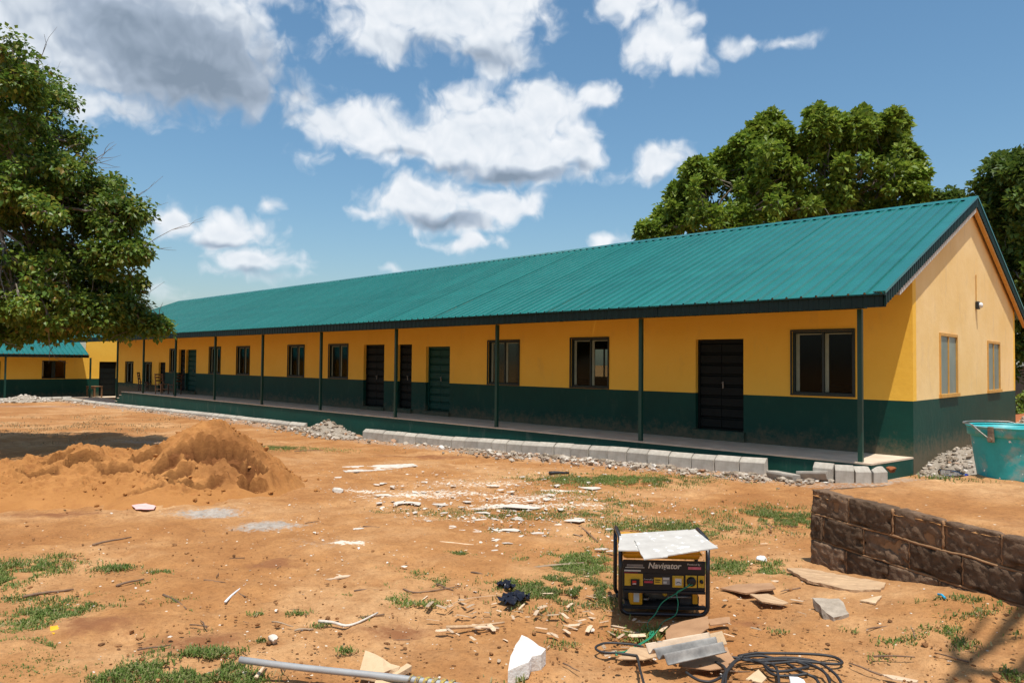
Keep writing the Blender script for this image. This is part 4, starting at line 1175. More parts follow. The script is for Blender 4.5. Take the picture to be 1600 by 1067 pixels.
def generator():
    A = at(966, 962); B = at(1110, 965); w = math.hypot(B[0] - A[0], B[1] - A[1]); ang = math.atan2(B[1] - A[1], B[0] - A[0])
    e = empty('generator', A, ang, 'black framed petrol generator with yellow fuel tank standing on the sand', 'generator')
    W, D, H = w, .44, .545                       # local x right, y back, z up
    r = .0155

    def arc(c, a0, a1, rr, pl):
        out = []
        for t in np.linspace(a0, a1, 7):
            u, v = rr * math.cos(t), rr * math.sin(t); out.append((c[0] + u, c[1], c[2] + v) if pl == 'xz' else (c[0], c[1] + u, c[2] + v))
        return out
    R_ = .06
    for y in (r, D - r):
        p = [(r, y, H - R_)] + [(r, y, .3)] + arc((r + R_, y, R_ + r), math.pi, 1.5 * math.pi, R_, 'xz') + arc((W - r - R_, y, R_ + r), 1.5 * math.pi, 2 * math.pi, R_, 'xz') + [(W - r, y, .3), (W - r, y, H - R_)]
        mb = MB(); mb.tube(p, r, 12); mb.build('frame_tube', M['black_tube'], e, True, False)
    for x in (r, W - r):
        p = arc((x, r + R_, H - R_), math.pi, math.pi / 2, R_, 'yz') + arc((x, D - r - R_, H - R_), math.pi / 2, 0, R_, 'yz')
        p = [(x, r, H - R_ - .001)] + p + [(x, D - r, H - R_ - .001)]
        mb = MB(); mb.tube(p, r * 1.01, 12); mb.build('frame_tube', M['black_tube'], e, True, False)
    mb = MB()
    for y in (.10, D - .10): mb.box(r, W - r, y - .02, y + .02, .03, .05)
    mb.box(.06, W - .06, .06, D - .06, .051, .058); mb.build('base_rail', M['dark_metal'], e, False, False)
    # fuel tank
    mb = MB(); mb.cbox(.035, W - .06, .035, D - .03, .395, .51, .03); tk = mb.build('fuel_tank', M['gen_yellow'], e, True, False)
    mb = MB(); mb.cbox(.028, W - .05, .028, D - .022, .428, .438, .004); mb.build('seam', M['gen_yellow'], tk, False, False)
    mb = MB(); mb.lathe([(0, .53), (.03, .53), (.034, .525), (.034, .505)], 16, 0, (W * .5, D * .6, 0)); mb.build('filler_cap', M['black_panel'], tk, True, False)
    # front panels
    mb = MB(); mb.cbox(.034, W - .034, .008, .03, .305, .395, .003); fp = mb.build('front_panel', M['black_panel'], e, False, False)
    mb = MB(); mb.cbox(.034, W - .034, .014, .05, .185, .303, .003); cp = mb.build('control_panel', M['black_panel'], e, False, False)
    mb = MB(); mb.cbox(.034, W - .034, .004, .04, .165, .184, .003); mb.build('panel_lip', M['black_panel'], e, False, False)
    rot = (math.pi / 2, 0, 0)
    link('lettering', text_mesh('Navigator', .058, M['white_print'], .22, .0012), fp, (W * .50, .0065, .36), rot)
    link('lettering', text_mesh('Powered by', .019, M['white_print'], .15), fp, (W * .82, .0065, .375), rot)

    def chip(x0, x1, z0, z1, mat, parent, y0=.0055, th=.003, name='sticker'):
        mb = MB(); mb.box(x0, x1, y0, y0 + th, z0, z1); return mb.build(name, M[mat], parent, False, False)
    chip(W * .76, W * .90, .340, .358, 'pink_print', fp); chip(.06, .175, .352, .368, 'grey_print', fp); chip(.05, .185, .343, .347, 'white_print', fp)
    chip(.042, .16, .318, .328, 'white_print', fp); chip(.042, .14, .306, .309, 'red_print', fp)
    y = .0115
    pl = chip(.045, .175, .215, .300, 'plate_yellow', cp, y, .003, 'switch_plate'); mb = MB(); mb.cbox(.088, .150, -.004, .0112, .218, .262, .003); mb.build('switch_housing', M['black_panel'], pl, False, False)
    mb = MB(); mb.cbox(.098, .126, -.010, -.0045, .228, .256, .002); mb.build('rocker', M['red'], pl, False, False)
    chip(.100, .124, .231, .238, 'white_print', pl, -.0118, .0015)
    link('lettering', text_mesh('Powered by', .014, M['white_print'], .1), cp, (.215, .0105, .262), rot); chip(.185, .247, .236, .250, 'red_print', cp, y)
    chip(.255, .312, .228, .275, 'plate_yellow', cp, y); chip(.262, .30, .256, .262, 'black_panel', cp, y - .002, .0015); chip(.262, .295, .242, .247, 'black_panel', cp, y - .002, .0015)
    st = chip(.314, .366, .228, .280, 'grey_print', cp, y); chip(.318, .362, .262, .276, 'white_print', cp, y - .002, .0015); chip(.32, .345, .235, .25, 'white_print', cp, y - .002, .0015)
    vm = chip(.385, .463, .210, .292, 'plate_yellow', cp, y - .003, .006, 'voltmeter'); mb = MB(); mb.cbox(.392, .456, .001, .0082, .217, .285, .004); mb.build('bezel', M['plate_yellow'], vm, False, False)
    chip(.403, .447, .228, .275, 'white_print', vm, -.0005, .0012, 'dial'); mb = MB(); mb.tube([(.425 + .014 * math.cos(t), -.002, .238 + .014 * math.sin(t)) for t in np.linspace(.3, 2.84, 8)], .0022, 5); mb.build('needle_mark', M['black_panel'], vm, False, False)
    sk = chip(.478, .556, .210, .296, 'plate_yellow', cp, y - .003, .006, 'socket_plate'); mb = MB(); mb.lathe([(0, -.016), (.012, -.016), (.030, -.013), (.033, .0), (.033, .008)], 24, 0, (.517, 0, .255), 'Y'); mb.build('socket', M['black_panel'], sk, True, False)
    bp = chip(.566, .634 if W > .66 else W - .04, .212, .296, 'plate_yellow', cp, y - .003, .006, 'breaker_plate'); mb = MB(); mb.lathe([(0, -.010), (.012, -.010), (.013, .008)], 16, 0, ((.566 + min(.634, W - .04)) / 2, 0, .256), 'Y'); mb.build('knob', M['black_panel'], bp, True, False)
    # engine below
    mb = MB(); mb.cbox(.09, .18, .06, .20, .062, .155, .012); af = mb.build('air_filter', M['gen_yellow'], e, False, False)
    chip(.115, .155, .085, .150, 'white_print', af, .0575, .002)
    mb = MB(); mb.lathe([(0, .20), (.06, .20), (.085, .22), (.085, W - .14), (.06, W - .12), (0, W - .12)], 24, 0, (0, .22, .145), 'X'); mb.build('alternator', M['grey_metal'], e, True, False)
    mb = MB(); mb.cbox(.05, .30, .17, .36, .059, .30, .015); mb.cbox(W - .20, W - .06, .09, .30, .059, .13, .015)
    for k in range(9): mb.box(.31 + .012 * k, .316 + .012 * k, .16, .36, .09, .27)
    mb.build('engine_block', M['dark_metal'], e, False, False)
    mb = MB(); mb.lathe([(0, -.004), (.014, -.004), (.016, .006), (.016, .05)], 12, 0, (.345, .09, .135), 'Y'); mb.build('fuel_tap', M['plate_yellow'], e, True, False)
    mb = MB(); mb.box(W - .11, W - .075, .075, .20, .075, .17); mb.build('bracket', M['gen_yellow'], e, False, False)
    mb = MB(); mb.tube([(.36, .07, .12), (.45, .065, .125), (W - .12, .08, .12)], .006, 6); mb.tube([(.19, .08, .10), (.22, .1, .09), (.25, .16, .1)], .008, 6); mb.build('fuel_line', M['grey_metal'], e, True, False)
    return e, W, H


gen, GWD, GH = generator()
gzb = gen.location.z + GH


def plate(name, pix, zs, th, mat, label, cat, group=None, ground=True, sub=0):
    """irregular slab whose top corners are seen at photo pixels; zs = height over ground (or world z)"""
    if not isinstance(zs, (list, tuple)): zs = [zs] * len(pix)
    P = [(at(x, y, z - .006) if ground else atz(x, y, z)) for (x, y), z in zip(pix, zs)]
    # ragged edges
    Q = []
    n = len(P)
    for i in range(n):
        a, b = np.array(P[i]), np.array(P[(i + 1) % n]); l = np.linalg.norm(b - a); k = max(1, int(l / .05)) if sub else 1
        t = np.array([b[1] - a[1], a[0] - b[0], 0]); t = t / (np.linalg.norm(t) + 1e-9)
        for j in range(k): Q.append(a + (b - a) * j / k + (t * random.uniform(-1, 1) * sub if j else 0))
    ar = sum(Q[i][0] * Q[(i + 1) % len(Q)][1] - Q[(i + 1) % len(Q)][0] * Q[i][1] for i in range(len(Q)))
    if ar < 0: Q = Q[::-1]
    a = np.array(Q); o = a.mean(0); o[2] = a[:, 2].min() - th
    bm = bmesh.new(); f = bm.faces.new([bm.verts.new(tuple(p - o)) for p in Q]); ex = bmesh.ops.extrude_face_region(bm, geom=[f])
    for v in ex['geom']:
        if isinstance(v, bmesh.types.BMVert): v.co.z -= th
    bmesh.ops.recalc_face_normals(bm, faces=bm.faces); bmesh.ops.triangulate(bm, faces=bm.faces)
    for _ in range(3):
        le = [e_ for e_ in bm.edges if e_.calc_length() > max(.03, th * 1.2)]
        if not le: break
        bmesh.ops.subdivide_edges(bm, edges=le, cuts=1); bmesh.ops.triangulate(bm, faces=bm.faces)
    bm.normal_update(); amp = min(.011, max(.0015, th * .22)) * (1 if sub > .0035 else .25); sd = random.uniform(0, 99)
    for v in bm.verts:
        c = v.co; n_ = float(fbm(np.array(c.x * 17 + sd + c.z * 13), np.array(c.y * 17 - c.z * 9), 3)); v.co = c + v.normal * amp * 1.8 * n_
    me = bpy.data.meshes.new(name); bm.to_mesh(me); bm.free(); me.materials.append(mat)
    return tag(link(name, me, None, o), label, cat, group)


plate('cement_sheet', [(968, 834), (1075, 827), (1082, 842), (1012, 860), (966, 859)], gzb + .012, .007, M['sheet'], 'lower flat grey sheet under another on top of the generator, left corner showing', 'sheet', ground=False, sub=.003)
plate('cement_sheet', [(991, 843), (1086, 826), (1093, 833), (1122, 855), (1044, 867), (1043, 869), (1006, 873)], [gzb + .022, gzb + .024, gzb + .02, gzb + .008, gzb + .012, gzb + .012, gzb + .016], .007, M['sheet'], 'upper pale spotted flat sheet overhanging the top of the generator', 'sheet', ground=False, sub=.003)


def smooth_path(P, k=8):
    P = [np.array(p, float) for p in P]; out = []
    Q = [2 * P[0] - P[1]] + P + [2 * P[-1] - P[-2]]
    for i in range(1, len(Q) - 2):
        a, b, c, d = Q[i - 1], Q[i], Q[i + 1], Q[i + 2]
        for t in np.linspace(0, 1, k, endpoint=False):
            out.append(.5 * ((2 * b) + (-a + c) * t + (2 * a - 5 * b + 4 * c - d) * t * t + (-a + 3 * b - 3 * c + d) * t ** 3))
    out.append(P[-1]); return out


# green wires: from the socket to the ground
gm = gen.matrix_basis


def gl(x, y, z): return np.array(gm @ Vector((x, y, z)))


mb = MB()
w1 = [gl(.505, -.012, .245), gl(.46, -.03, .215), gl(.40, -.05, .185), gl(.30, -.08, .13), gl(.245, -.10, .05), at(1012, 972, .012), at(1014, 985, .01), at(1019, 992, .02), at(1000, 1005, .012), at(975, 1018, .012), at(962, 1022, .01)]
w2 = [gl(.522, -.014, .24), gl(.45, -.032, .212), gl(.405, -.05, .19), gl(.41, -.075, .12), gl(.385, -.1, .05), at(1036, 971, .012), at(1028, 983, .015), at(1017, 996, .03), at(995, 1010, .012), at(985, 1016, .01), at(960, 1019, .012)]
for w in (w1, w2): mb.tube(smooth_path(w, 6), .0035, 6)
for k in range(4):
    mb.tube(smooth_path([at(1019 + random.uniform(-5, 4), 990 + random.uniform(-5, 5), .01 + random.uniform(0, .03)) for _ in range(7)], 5), .003, 5)
mb.tube(smooth_path([at(961 + random.uniform(-4, 4), 1020 + random.uniform(-4, 4), .01 + random.uniform(0, .02)) for _ in range(7)], 5), .003, 5)
mb.thing('green_wire', M['wire_green'], 'thin green twin wire hanging from the generator socket down to the sand', 'wire', smooth=True)

# black cable coil
def cab(pix, dz=.012): return smooth_path([at(x, y, dz + random.uniform(-.004, .010)) for x, y in pix], 7)


mb = MB(); R_ = .0085
coil = [
    [(1100, 1013), (1125, 1023), (1152, 1027), (1160, 1024), (1155, 1024), (1180, 1020), (1198, 1020), (1260, 1021), (1300, 1025), (1316, 1034), (1305, 1037), (1270, 1034), (1230, 1030), (1185, 1032), (1155, 1030), (1142, 1042), (1135, 1052), (1133, 1075)],
    [(1155, 1026), (1165, 1031), (1190, 1030), (1230, 1027), (1275, 1033), (1300, 1048), (1312, 1062), (1318, 1080)],
    [(1160, 1030), (1200, 1036), (1245, 1033), (1270, 1039), (1290, 1052), (1300, 1075)],
    [(1165, 1028), (1190, 1035), (1205, 1046), (1225, 1048), (1255, 1043), (1262, 1040), (1240, 1032), (1215, 1029), (1190, 1024), (1165, 1026), (1150, 1031), (1138, 1044), (1130, 1060), (1128, 1080)],
    [(1190, 1031), (1210, 1040), (1216, 1055), (1218, 1080)],
    [(1230, 1036), (1255, 1050), (1275, 1060), (1283, 1080)],
    [(1192, 1034), (1200, 1048), (1215, 1055), (1240, 1055), (1262, 1052)],
    [(1140, 1044), (1128, 1056), (1112, 1064), (1095, 1063), (1082, 1057), (1072, 1050)], [(1118, 1034), (1130, 1040), (1134, 1050), (1126, 1058)]]
for c in coil: mb.tube(cab(c), R_, 7)
mb.tube(smooth_path([at(x, y, .02) for x, y in [(1005, 1010), (985, 1006), (950, 1004), (934, 1008), (931, 1013), (940, 1018), (965, 1020), (990, 1023), (996, 1026), (1000, 1045), (1008, 1075)]], 8), .0075, 7)
mb.thing('black_cable', M['cable'], 'black power cable lying in loose loops on the sand before the generator', 'cable', smooth=True)

# corrugated asbestos offcut leaning over the cardboard
def corrugated():
    c = [atz(1008, 1010, -.12), atz(1108, 992, -.11), atz(1136, 1013, -.15), atz(1046, 1033, -.17)]
    nu, nv = 26, 44; vs = []; mid = []
    for i in range(nu):
        u = i / (nu - 1)
        for j in range(nv):
            v = j / (nv - 1); p = (c[0] * (1 - u) + c[1] * u) * (1 - v) + (c[3] * (1 - u) + c[2] * u) * v
            p = p + np.array([0, 0, .021 * math.cos(v * 2 * math.pi * 2.6 + .3)]) + fw * (.008 * vnoise(np.array(u * 9), np.array(v * 9)) * (1 if j in (0, nv - 1) else 0))
            vs.append(p)
    fs = []; ms = []
    for i in range(nu - 1):
        for j in range(nv - 1): fs.append((i * nv + j, i * nv + j + 1, (i + 1) * nv + j + 1, (i + 1) * nv + j)); ms.append(1 if j < 14 else 0)
    n = len(vs); vs2 = [v - np.array([0, 0, .007]) for v in vs]; fs2 = [tuple(q + n for q in f[::-1]) for f in fs]
    rim = [i * nv for i in range(nu)] + [(nu - 1) * nv + j for j in range(1, nv)] + [i * nv + nv - 1 for i in range(nu - 2, -1, -1)] + [j for j in range(nv - 2, 0, -1)]
    fs3 = [(rim[k], rim[(k + 1) % len(rim)], rim[(k + 1) % len(rim)] + n, rim[k] + n) for k in range(len(rim))]
    mb = MB(); mb.add(vs + vs2, fs + fs2 + fs3); mb.m = ms + ms + [0] * len(fs3)
    mb.thing('corrugated_sheet', [M['corr'], M['corr_dusty']], 'broken grey corrugated roofing offcut lying before the generator', 'sheet', smooth=True, recalc=True)


corrugated()
plate('cardboard', [(1040, 985), (1050, 973), (1106, 962), (1108, 980), (1085, 998), (1042, 1000)], [.02, .03, .06, .05, .03, .02], .006, M['cardboard'], 'flattened brown cardboard in front of the generator frame', 'cardboard', sub=.006)
plate('cardboard', [(1068, 1020), (1136, 1010), (1150, 1040), (1110, 1046), (1060, 1040)], [.03, .05, .01, .01, .01], .006, M['cardboard'], 'crumpled brown cardboard under the corrugated sheet', 'cardboard', sub=.008)
plate('cardboard', [(1105, 967), (1140, 963), (1141, 972), (1110, 976)], [.05, .04, .02, .02], .008, M['cardboard'], 'small dark folded cardboard flap beside the right foot of the generator', 'cardboard', sub=.004)
plate('cardboard', [(965, 1028), (985, 1010), (1010, 1012), (1030, 1024), (1005, 1030)], [.012, .03, .04, .02, .015], .006, M['wood'], 'tan ply scrap sticking out left of the corrugated sheet', 'scrap', sub=.006)
plate('tile_scrap', [(1108, 990), (1128, 985), (1136, 1005), (1118, 1010)], [.09, .09, .02, .02], .006, M['stone_tan'], 'tan board scrap propped behind the corrugated sheet', 'scrap', sub=.004)

# ------------------------------------------------------------------ pipe, rope, stones
a, b = at(375, 1030, .10), at(640, 1062, .05); dirv = (b - a) / np.linalg.norm(b - a)
e = empty('pipe', (a[0], a[1], a[2] - .1), 0, 'long grey plastic pipe lying across the lower edge of the yard', 'pipe')
mb = MB(); pth = [a + (b - a) * t for t in np.linspace(0, 1.35, 8)]
mb.tube([p + np.array([0, 0, -.004 * math.sin(i)]) for i, p in enumerate(pth)], .0185, 16); mb.tube([a - dirv * .001, a + dirv * .03], .0145, 12); mb.build('tube', M['pvc'], e, True)
mb = MB()
for k in range(3):
    s0 = np.linalg.norm(b - a) * (1.0 + .0 * k); P = []
    for t in np.linspace(0, 1, 60):
        c = a + dirv * (s0 + t * .25 + .01 * k); th = t * 34 + k * 2.1; u = np.cross(dirv, [0, 0, 1]); P.append(c + (u * math.cos(th) + np.array([0, 0, 1]) * math.sin(th)) * (.024 + .003 * math.sin(th * 3)))
    mb.tube(P, .0058, 6)
mb.thing('rope', M['rope'], 'yellow and blue rope bound round the end of the grey pipe', 'rope', smooth=True)


def boulder(name, px, py, sx, sy, sz, rz, mat, label, cat, seed, ncut=8, ry=0, z=None, group=None):
    V = angular(ncut, seed); V = V * np.array([sx, sy, sz]); mb = MB(); p = at(px, py)
    Mx = Matrix.Rotation(rz, 4, 'Z') @ Matrix.Rotation(ry, 4, 'Y'); V = np.array([Mx @ Vector(v) for v in V]); zmin = V[:, 2].min()
    r = np.random.default_rng(seed + 50); V = V + .012 * min(sx, sz) * r.normal(size=V.shape)
    me = npmesh(name, V - np.array([0, 0, zmin]), IF2, mat, False)
    o = link(name, me, None, (p[0], p[1], p[2] - .012 * 1 - sz * .12)); return tag(o, label, cat, group)


def slab_rock(name, pix, zs, th, mat, label, cat, sub=.008): return plate(name, pix, zs, th, mat, label, cat, None, True, sub)


slab_rock('stone', [(815, 991), (853, 1013), (846, 1022), (831, 1026), (826, 1034), (793, 1047), (797, 1024)], [.12, .10, .09, .085, .08, .055, .065], .09, M['stone_white'], 'bright white broken plaster lump lying alone on the sand', 'stone', .006)
slab_rock('plaster_slab', [(571, 1016), (624, 1041), (600, 1050), (563, 1046)], [.13, .05, .05, .06], .05, M['stone_tan'], 'tan wedge shaped plaster slab behind the pipe', 'plaster slab', .005)
slab_rock('plaster_slab', [(636, 1035), (643, 1040), (620, 1053), (609, 1050)], [.055, .05, .03, .03], .03, M['stone_tan'], 'narrow tan plaster piece resting behind the pipe end', 'plaster slab', .004)
slab_rock('plaster_slab', [(590, 1060), (612, 1056), (640, 1066), (632, 1080), (580, 1080)], [.05, .05, .04, .03, .03], .04, M['stone_tan'], 'tan plaster piece cut by the picture edge below the pipe', 'plaster slab', .006)
slab_rock('plaster_slab', [(1270, 934), (1310, 936), (1322, 947), (1327, 958), (1302, 964), (1290, 956)], [.085, .08, .06, .045, .04, .055], .06, M['stone_grey'], 'thick broken plaster slab in front of the block wall', 'plaster slab', .006)
slab_rock('plank', [(1229, 887), (1262, 888), (1384, 910), (1376, 921), (1330, 921), (1300, 915), (1262, 906)], [.05, .055, .03, .03, .03, .03, .045], .022, M['wood'], 'long split plank lying along the foot of the block wall', 'plank', .009)
slab_rock('plank', [(1125, 918), (1150, 912), (1205, 910), (1212, 918), (1165, 926)], [.02, .03, .05, .05, .03], .012, M['cardboard'], 'curled brown board scrap right of the generator', 'board', .006)
slab_rock('plank', [(1172, 928), (1200, 927), (1232, 941), (1222, 944), (1190, 939)], [.035, .04, .025, .025, .03], .010, M['wood'], 'pale board strip lying just beyond the curled brown scrap', 'board', .006)
slab_rock('board', [(1343, 937), (1378, 930), (1368, 942)], [.02, .02, .015], .01, M['stone_tan'], 'flat triangular tan scrap between the plank and the thick plaster slab', 'scrap', .005)
slab_rock('board', [(533, 728), (560, 727), (645, 724), (653, 727), (600, 734), (540, 737), (532, 734)], [.02, .02, .022, .02, .02, .02, .02], .014, M['plaster'], 'long pale board lying flat in the middle of the yard', 'board', .012)
slab_rock('board', [(502, 903), (558, 886), (566, 888), (545, 900), (515, 905)], [.012] * 5, .010, M['wood_pale'], 'long pale flat wood splinter in the left middle of the yard', 'board', .008)
slab_rock('plastic_lid', [(1233, 1056), (1246, 1057), (1256, 1061), (1262, 1072), (1236, 1075)], [.03, .05, .045, .03, .03], .035, M['white_plastic'], 'broken white plastic dish among the black cable loops at the bottom edge', 'lid', .002)  # this white piece is a broken plastic lid
slab_rock('board', [(1165, 1060), (1185, 1045), (1198, 1058), (1190, 1066)], [.012, .03, .012, .012], .008, M['stone_tan'], 'small tan shard between the black cable loops', 'shard', .004)
slab_rock('plank', [(1377, 1052), (1400, 1055), (1435, 1062), (1432, 1065), (1395, 1060)], [.012] * 5, .009, M['wood_pale'], 'short pale stick near the lower right edge in the open sand', 'stick', .003)
slab_rock('plastic_scrap', [(205, 788), (228, 786), (244, 790), (240, 795), (212, 795)], [.03, .045, .03, .02, .02], .006, M['pink_film'], 'pale pink plastic scrap at the foot of the sand heap', 'plastic scrap', .012)
slab_rock('flower', [(78, 978), (90, 976), (93, 983), (84, 990), (78, 986)], [.04, .05, .03, .03, .03], .01, M['yellow_leaf'], 'bright yellow flower scrap in the grass at lower left', 'flower', .004)
slab_rock('lime_crust', [(520, 728 + 115), (545, 842), (566, 850), (560, 858), (548, 848), (530, 850)], [.01] * 6, .005, M['stone_white'], 'ring of white lime crumbs left of the yard centre', 'lime', .01)
boulder('stone', 528, 768, .085, .07, .055, .4, M['stone_grey'], 'rounded grey stone left of the strewn white scraps', 'stone', 3)
boulder('stone', 427, 1002, .05, .04, .035, .2, M['plaster'], 'small cream plaster lump in the lower left sand', 'stone', 5)
boulder('stone', 690, 702, .10, .07, .075, .2, M['stone_white'], 'white stone at the foot of the kerb row, midway', 'stone', 8)
boulder('plastic_cup', 1190, 875, .05, .035, .035, .6, M['white_plastic'], 'crushed translucent cup between generator and block wall', 'cup', 9)
boulder('earth_clod', 1412, 742, .11, .06, .05, .3, M['redsoil'], 'orange earth lump on the back edge of the block wall', 'clod', 12)
ob = [o for o in bpy.data.objects if o.get('label', '').startswith('orange earth lump')][0]; q = atz(1393, 734, .43); ob.location = (q[0], q[1], .40); ob.scale = (.55, .55, .7)

# black bag scraps
for (px, py, s, lab) in ((790, 918, .045, 'smaller black plastic bag scrap beside the grass patch'), (806, 938, .075, 'crumpled black plastic bag in the grass left of the generator')):
    p = at(px, py); mb = MB()
    for k in range(7):
        n = 7; c = p + np.array([random.gauss(0, s * .6), random.gauss(0, s * .6), .02]); vs = []; fs = []
        ang = random.uniform(0, 6.28)
        for i in range(n):
            for j in range(4):
                u = (i / (n - 1) - .5) * s * 2.0; v = (j / 3 - .5) * s * .9; x_ = u * math.cos(ang) - v * math.sin(ang); y_ = u * math.sin(ang) + v * math.cos(ang)
                vs.append(c + np.array([x_, y_, .004 + .022 * random.random() + .014 * math.sin(i * 1.7 + k + j)]))
        for i in range(n - 1):
            for j in range(3): fs.append((i * 4 + j, i * 4 + j + 1, (i + 1) * 4 + j + 1, (i + 1) * 4 + j))
        mb.add(vs, fs); q_ = len(vs); mb.add([v - np.array([0, 0, .0015]) for v in vs], [f[::-1] for f in fs])
    mb.thing('plastic_bag', M['bag_black'], lab, 'plastic bag', smooth=True)


# ------------------------------------------------------------------ sticks
def stick(pix, r, mat, label, group=None, lift=.012):
    P = [at(x, y, lift) for x, y in pix]; P = smooth_path(P, 4) if len(P) > 2 else [P[0] + (P[1] - P[0]) * t + np.array([0, 0, .006 * math.sin(t * 5)]) for t in np.linspace(0, 1, 5)]
    mb = MB(); n = len(P); mb.tube(P, [r * (1 - .45 * i / (n - 1)) for i in range(n)], 7)
    return mb.thing('stick', mat, label, 'stick', group, smooth=True)


stick([(36, 932), (115, 919)], .012, M['stick'], 'long dark stick in the lower left sand above the grass')
stick([(145, 851), (205, 838)], .012, M['stick'], 'dark stick on the sand below the left end of the heap')
stick([(182, 915), (225, 903)], .011, M['stick'], 'brown stick beside the small grass tuft at left')
stick([(352, 940), (384, 911)], .010, M['white_plastic'], 'short pale grey stick pointing up right in the left sand')
stick([(255, 929), (275, 938), (291, 951)], .010, M['stick'], 'curved olive stick across a small grass tuft')
stick([(567, 823), (590, 824), (622, 827)], .012, M['cable'], 'black flat strip near the white lime ring')
stick([(676, 847), (740, 850)], .012, M['wood_pale'], 'thin yellow cane lying in the yard centre')
stick([(830, 888), (912, 878)], .014, M['wood_pale'], 'long yellow cane on the grass left of the generator')
stick([(553, 923), (600, 920)], .008, M['stick'], 'thin dark twig in the middle sand above the white curled strip')
stick([(736, 894), (762, 898)], .010, M['stick'], 'short dark twig left of the big grass patch')
stick([(498, 970), (520, 972), (540, 977), (560, 972), (590, 957)], .012, M['plaster'], 'curled white strip of bark in the lower middle sand')
stick([(697, 980), (740, 978), (788, 972)], .014, M['wood'], 'brown lath at the left of the scattered wood chips')
stick([(742, 981), (780, 980)], .012, M['wood_pale'], 'pale peeled lath in the scattered wood chips')
stick([(460, 985), (490, 981)], .008, M['wood_pale'], 'thin pale splinter near the curled white strip')
stick([(425, 971), (458, 977)], .006, M['wood_pale'], 'fine straw coloured twig at the left of the curled strip')
stick([(858, 739), (889, 738)], .035, M['cable'], 'black tube offcut at the edge of the far grass patch', lift=.03)
stick([(695, 948), (730, 935), (790, 928)], .003, M['wood_pale'], 'thin bent straw beside the black bag')
stick([(1365, 1025), (1395, 1024), (1430, 1026)], .006, M['stick'], 'thin dark twig in the lower right sand')
stick([(400, 1058), (412, 1042), (416, 1036)], .012, M['wood_pale'], 'pale twig standing out of the grass below the pipe')
stick([(630, 920), (655, 925), (720, 915)], .007, M['stick'], 'brittle brown twig on the small tufts in the middle')
stick([(905, 822), (935, 845)], .010, M['stick'], 'dark stick in the thin grass behind the generator')
stick([(460, 705), (505, 703)], .010, M['stick'], 'thin dark stick right of the sand heap')
mb = MB(); p0, p1 = at(1466, 928, .02), at(1477, 934, .02); mb.tube([p0, (p0 + p1) / 2 + np.array([0, 0, .01]), p1], .008, 8); mb.thing('blue_strip', pmat('bright_blue_plastic', (.02, .40, .65), None, 5, .4, 0), 'bright blue plastic strip in the weeds under the block wall', 'plastic scrap')

# small twigs nobody can tell apart
TW = []
for _ in range(60):
    px, py = random.uniform(20, 1560), random.uniform(770, 1060)
    p = at(px, py, .008); a = random.uniform(0, 6.28); l = random.uniform(.06, .22)
    if 950 < px < 1130 and py > 830: continue
    if px > 1250 and py < 960: continue
    if px < 480 and py < 800: continue
    o = None
    if not TW:
        mb = MB(); mb.tube([(-.5, 0, 0), (-.2, .03, .004), (.15, -.02, .003), (.5, .02, 0)], [.035, .03, .028, .015], 5); me = mb.mesh('twig', M['stick'], True)
    o = link('twig', me, None, p, (0, random.uniform(-.03, .03), a)); o.scale = (l, l, l); TW.append(o)
    tag(o, 'small dry twig strewn on the orange sand', 'twig', 'small twigs strewn on the sand')

# white scraps strewn in the yard, told apart by nothing
SM = []
for s in range(7):
    n = 9; r = np.random.default_rng(s + 90); vs = [(math.cos(2 * math.pi * i / n) * r.uniform(.5, 1.1), math.sin(2 * math.pi * i / n) * r.uniform(.25, .6), r.uniform(.0, .12)) for i in range(n)]
    mb = MB(); mb.prism(vs, .10); SM.append(mb.mesh('scrap', M['plaster']))
for i in range(110):
    px = random.gauss(745, 120); py = random.gauss(790, 34)
    if not (735 < py < 885) or not (480 < px < 1010): continue
    p = at(px, py); s = random.choice([.025, .03, .04, .05, .07, .10]); o = link('scrap', SM[i % 7], None, (p[0], p[1], p[2] + .010), (random.uniform(-.06, .06), random.uniform(-.06, .06), random.uniform(0, 6.28)))
    o.scale = (s, s, .055); tag(o, 'flat whitish plaster scrap strewn across the middle of the yard', 'scrap', 'white plaster scraps in the yard')
for (px, py, s) in ((808, 793, .42), (925, 764, .30), (770, 760, .2), (798, 830, .2), (690, 790, .2), (840, 835, .14), (940, 860, .12), (600, 775, .22), (640, 787, .2), (780, 846, .12), (735, 832, .25), (900, 815, .22)):
    p = at(px, py); o = link('scrap', SM[int(px) % 7], None, (p[0], p[1], p[2] + .016), (0, 0, .75 + random.uniform(-.3, .3))); o.scale = (s * .7, s * .7, .05)
    tag(o, 'flat whitish plaster scrap strewn across the middle of the yard', 'scrap', 'white plaster scraps in the yard')
# crumbs too small to pick apart
pts, szs = [], []
for _ in range(1900):
    px = random.gauss(760, 170); py = random.gauss(790, 45)
    if not (722 < py < 1000) or not (430 < px < 1250): continue
    p = at(px, py); s = .005 + random.expovariate(130); pts.append(p + np.array([0, 0, .008])); szs.append(min(s, .04))
for _ in range(500):
    px, py = random.uniform(0, 1560), random.uniform(800, 1067); p = at(px, py); s = .003 + random.expovariate(240); pts.append(p + np.array([0, 0, .006])); szs.append(min(s, .022))
rubble('plaster_crumbs', pts, szs, M['plaster'], flat=.25, label='tiny whitish plaster crumbs sprinkled over the yard', cat='crumbs')
pts, szs = [], []
for _ in range(3200):
    px = random.uniform(-20, 1600); py = 720 + 347 * random.random() ** .8
    if (px > 1255 and py < 950) or (px < 470 and py < 800): continue
    p = at(px, py); s_ = .003 + random.expovariate(190); pts.append(p + np.array([0, 0, .006])); szs.append(min(s_, .028))
rubble('soil_crumbs', pts, szs, M['soil_bit'], flat=.7, label='small brown soil crumbs scattered over the sandy yard', cat='crumbs')
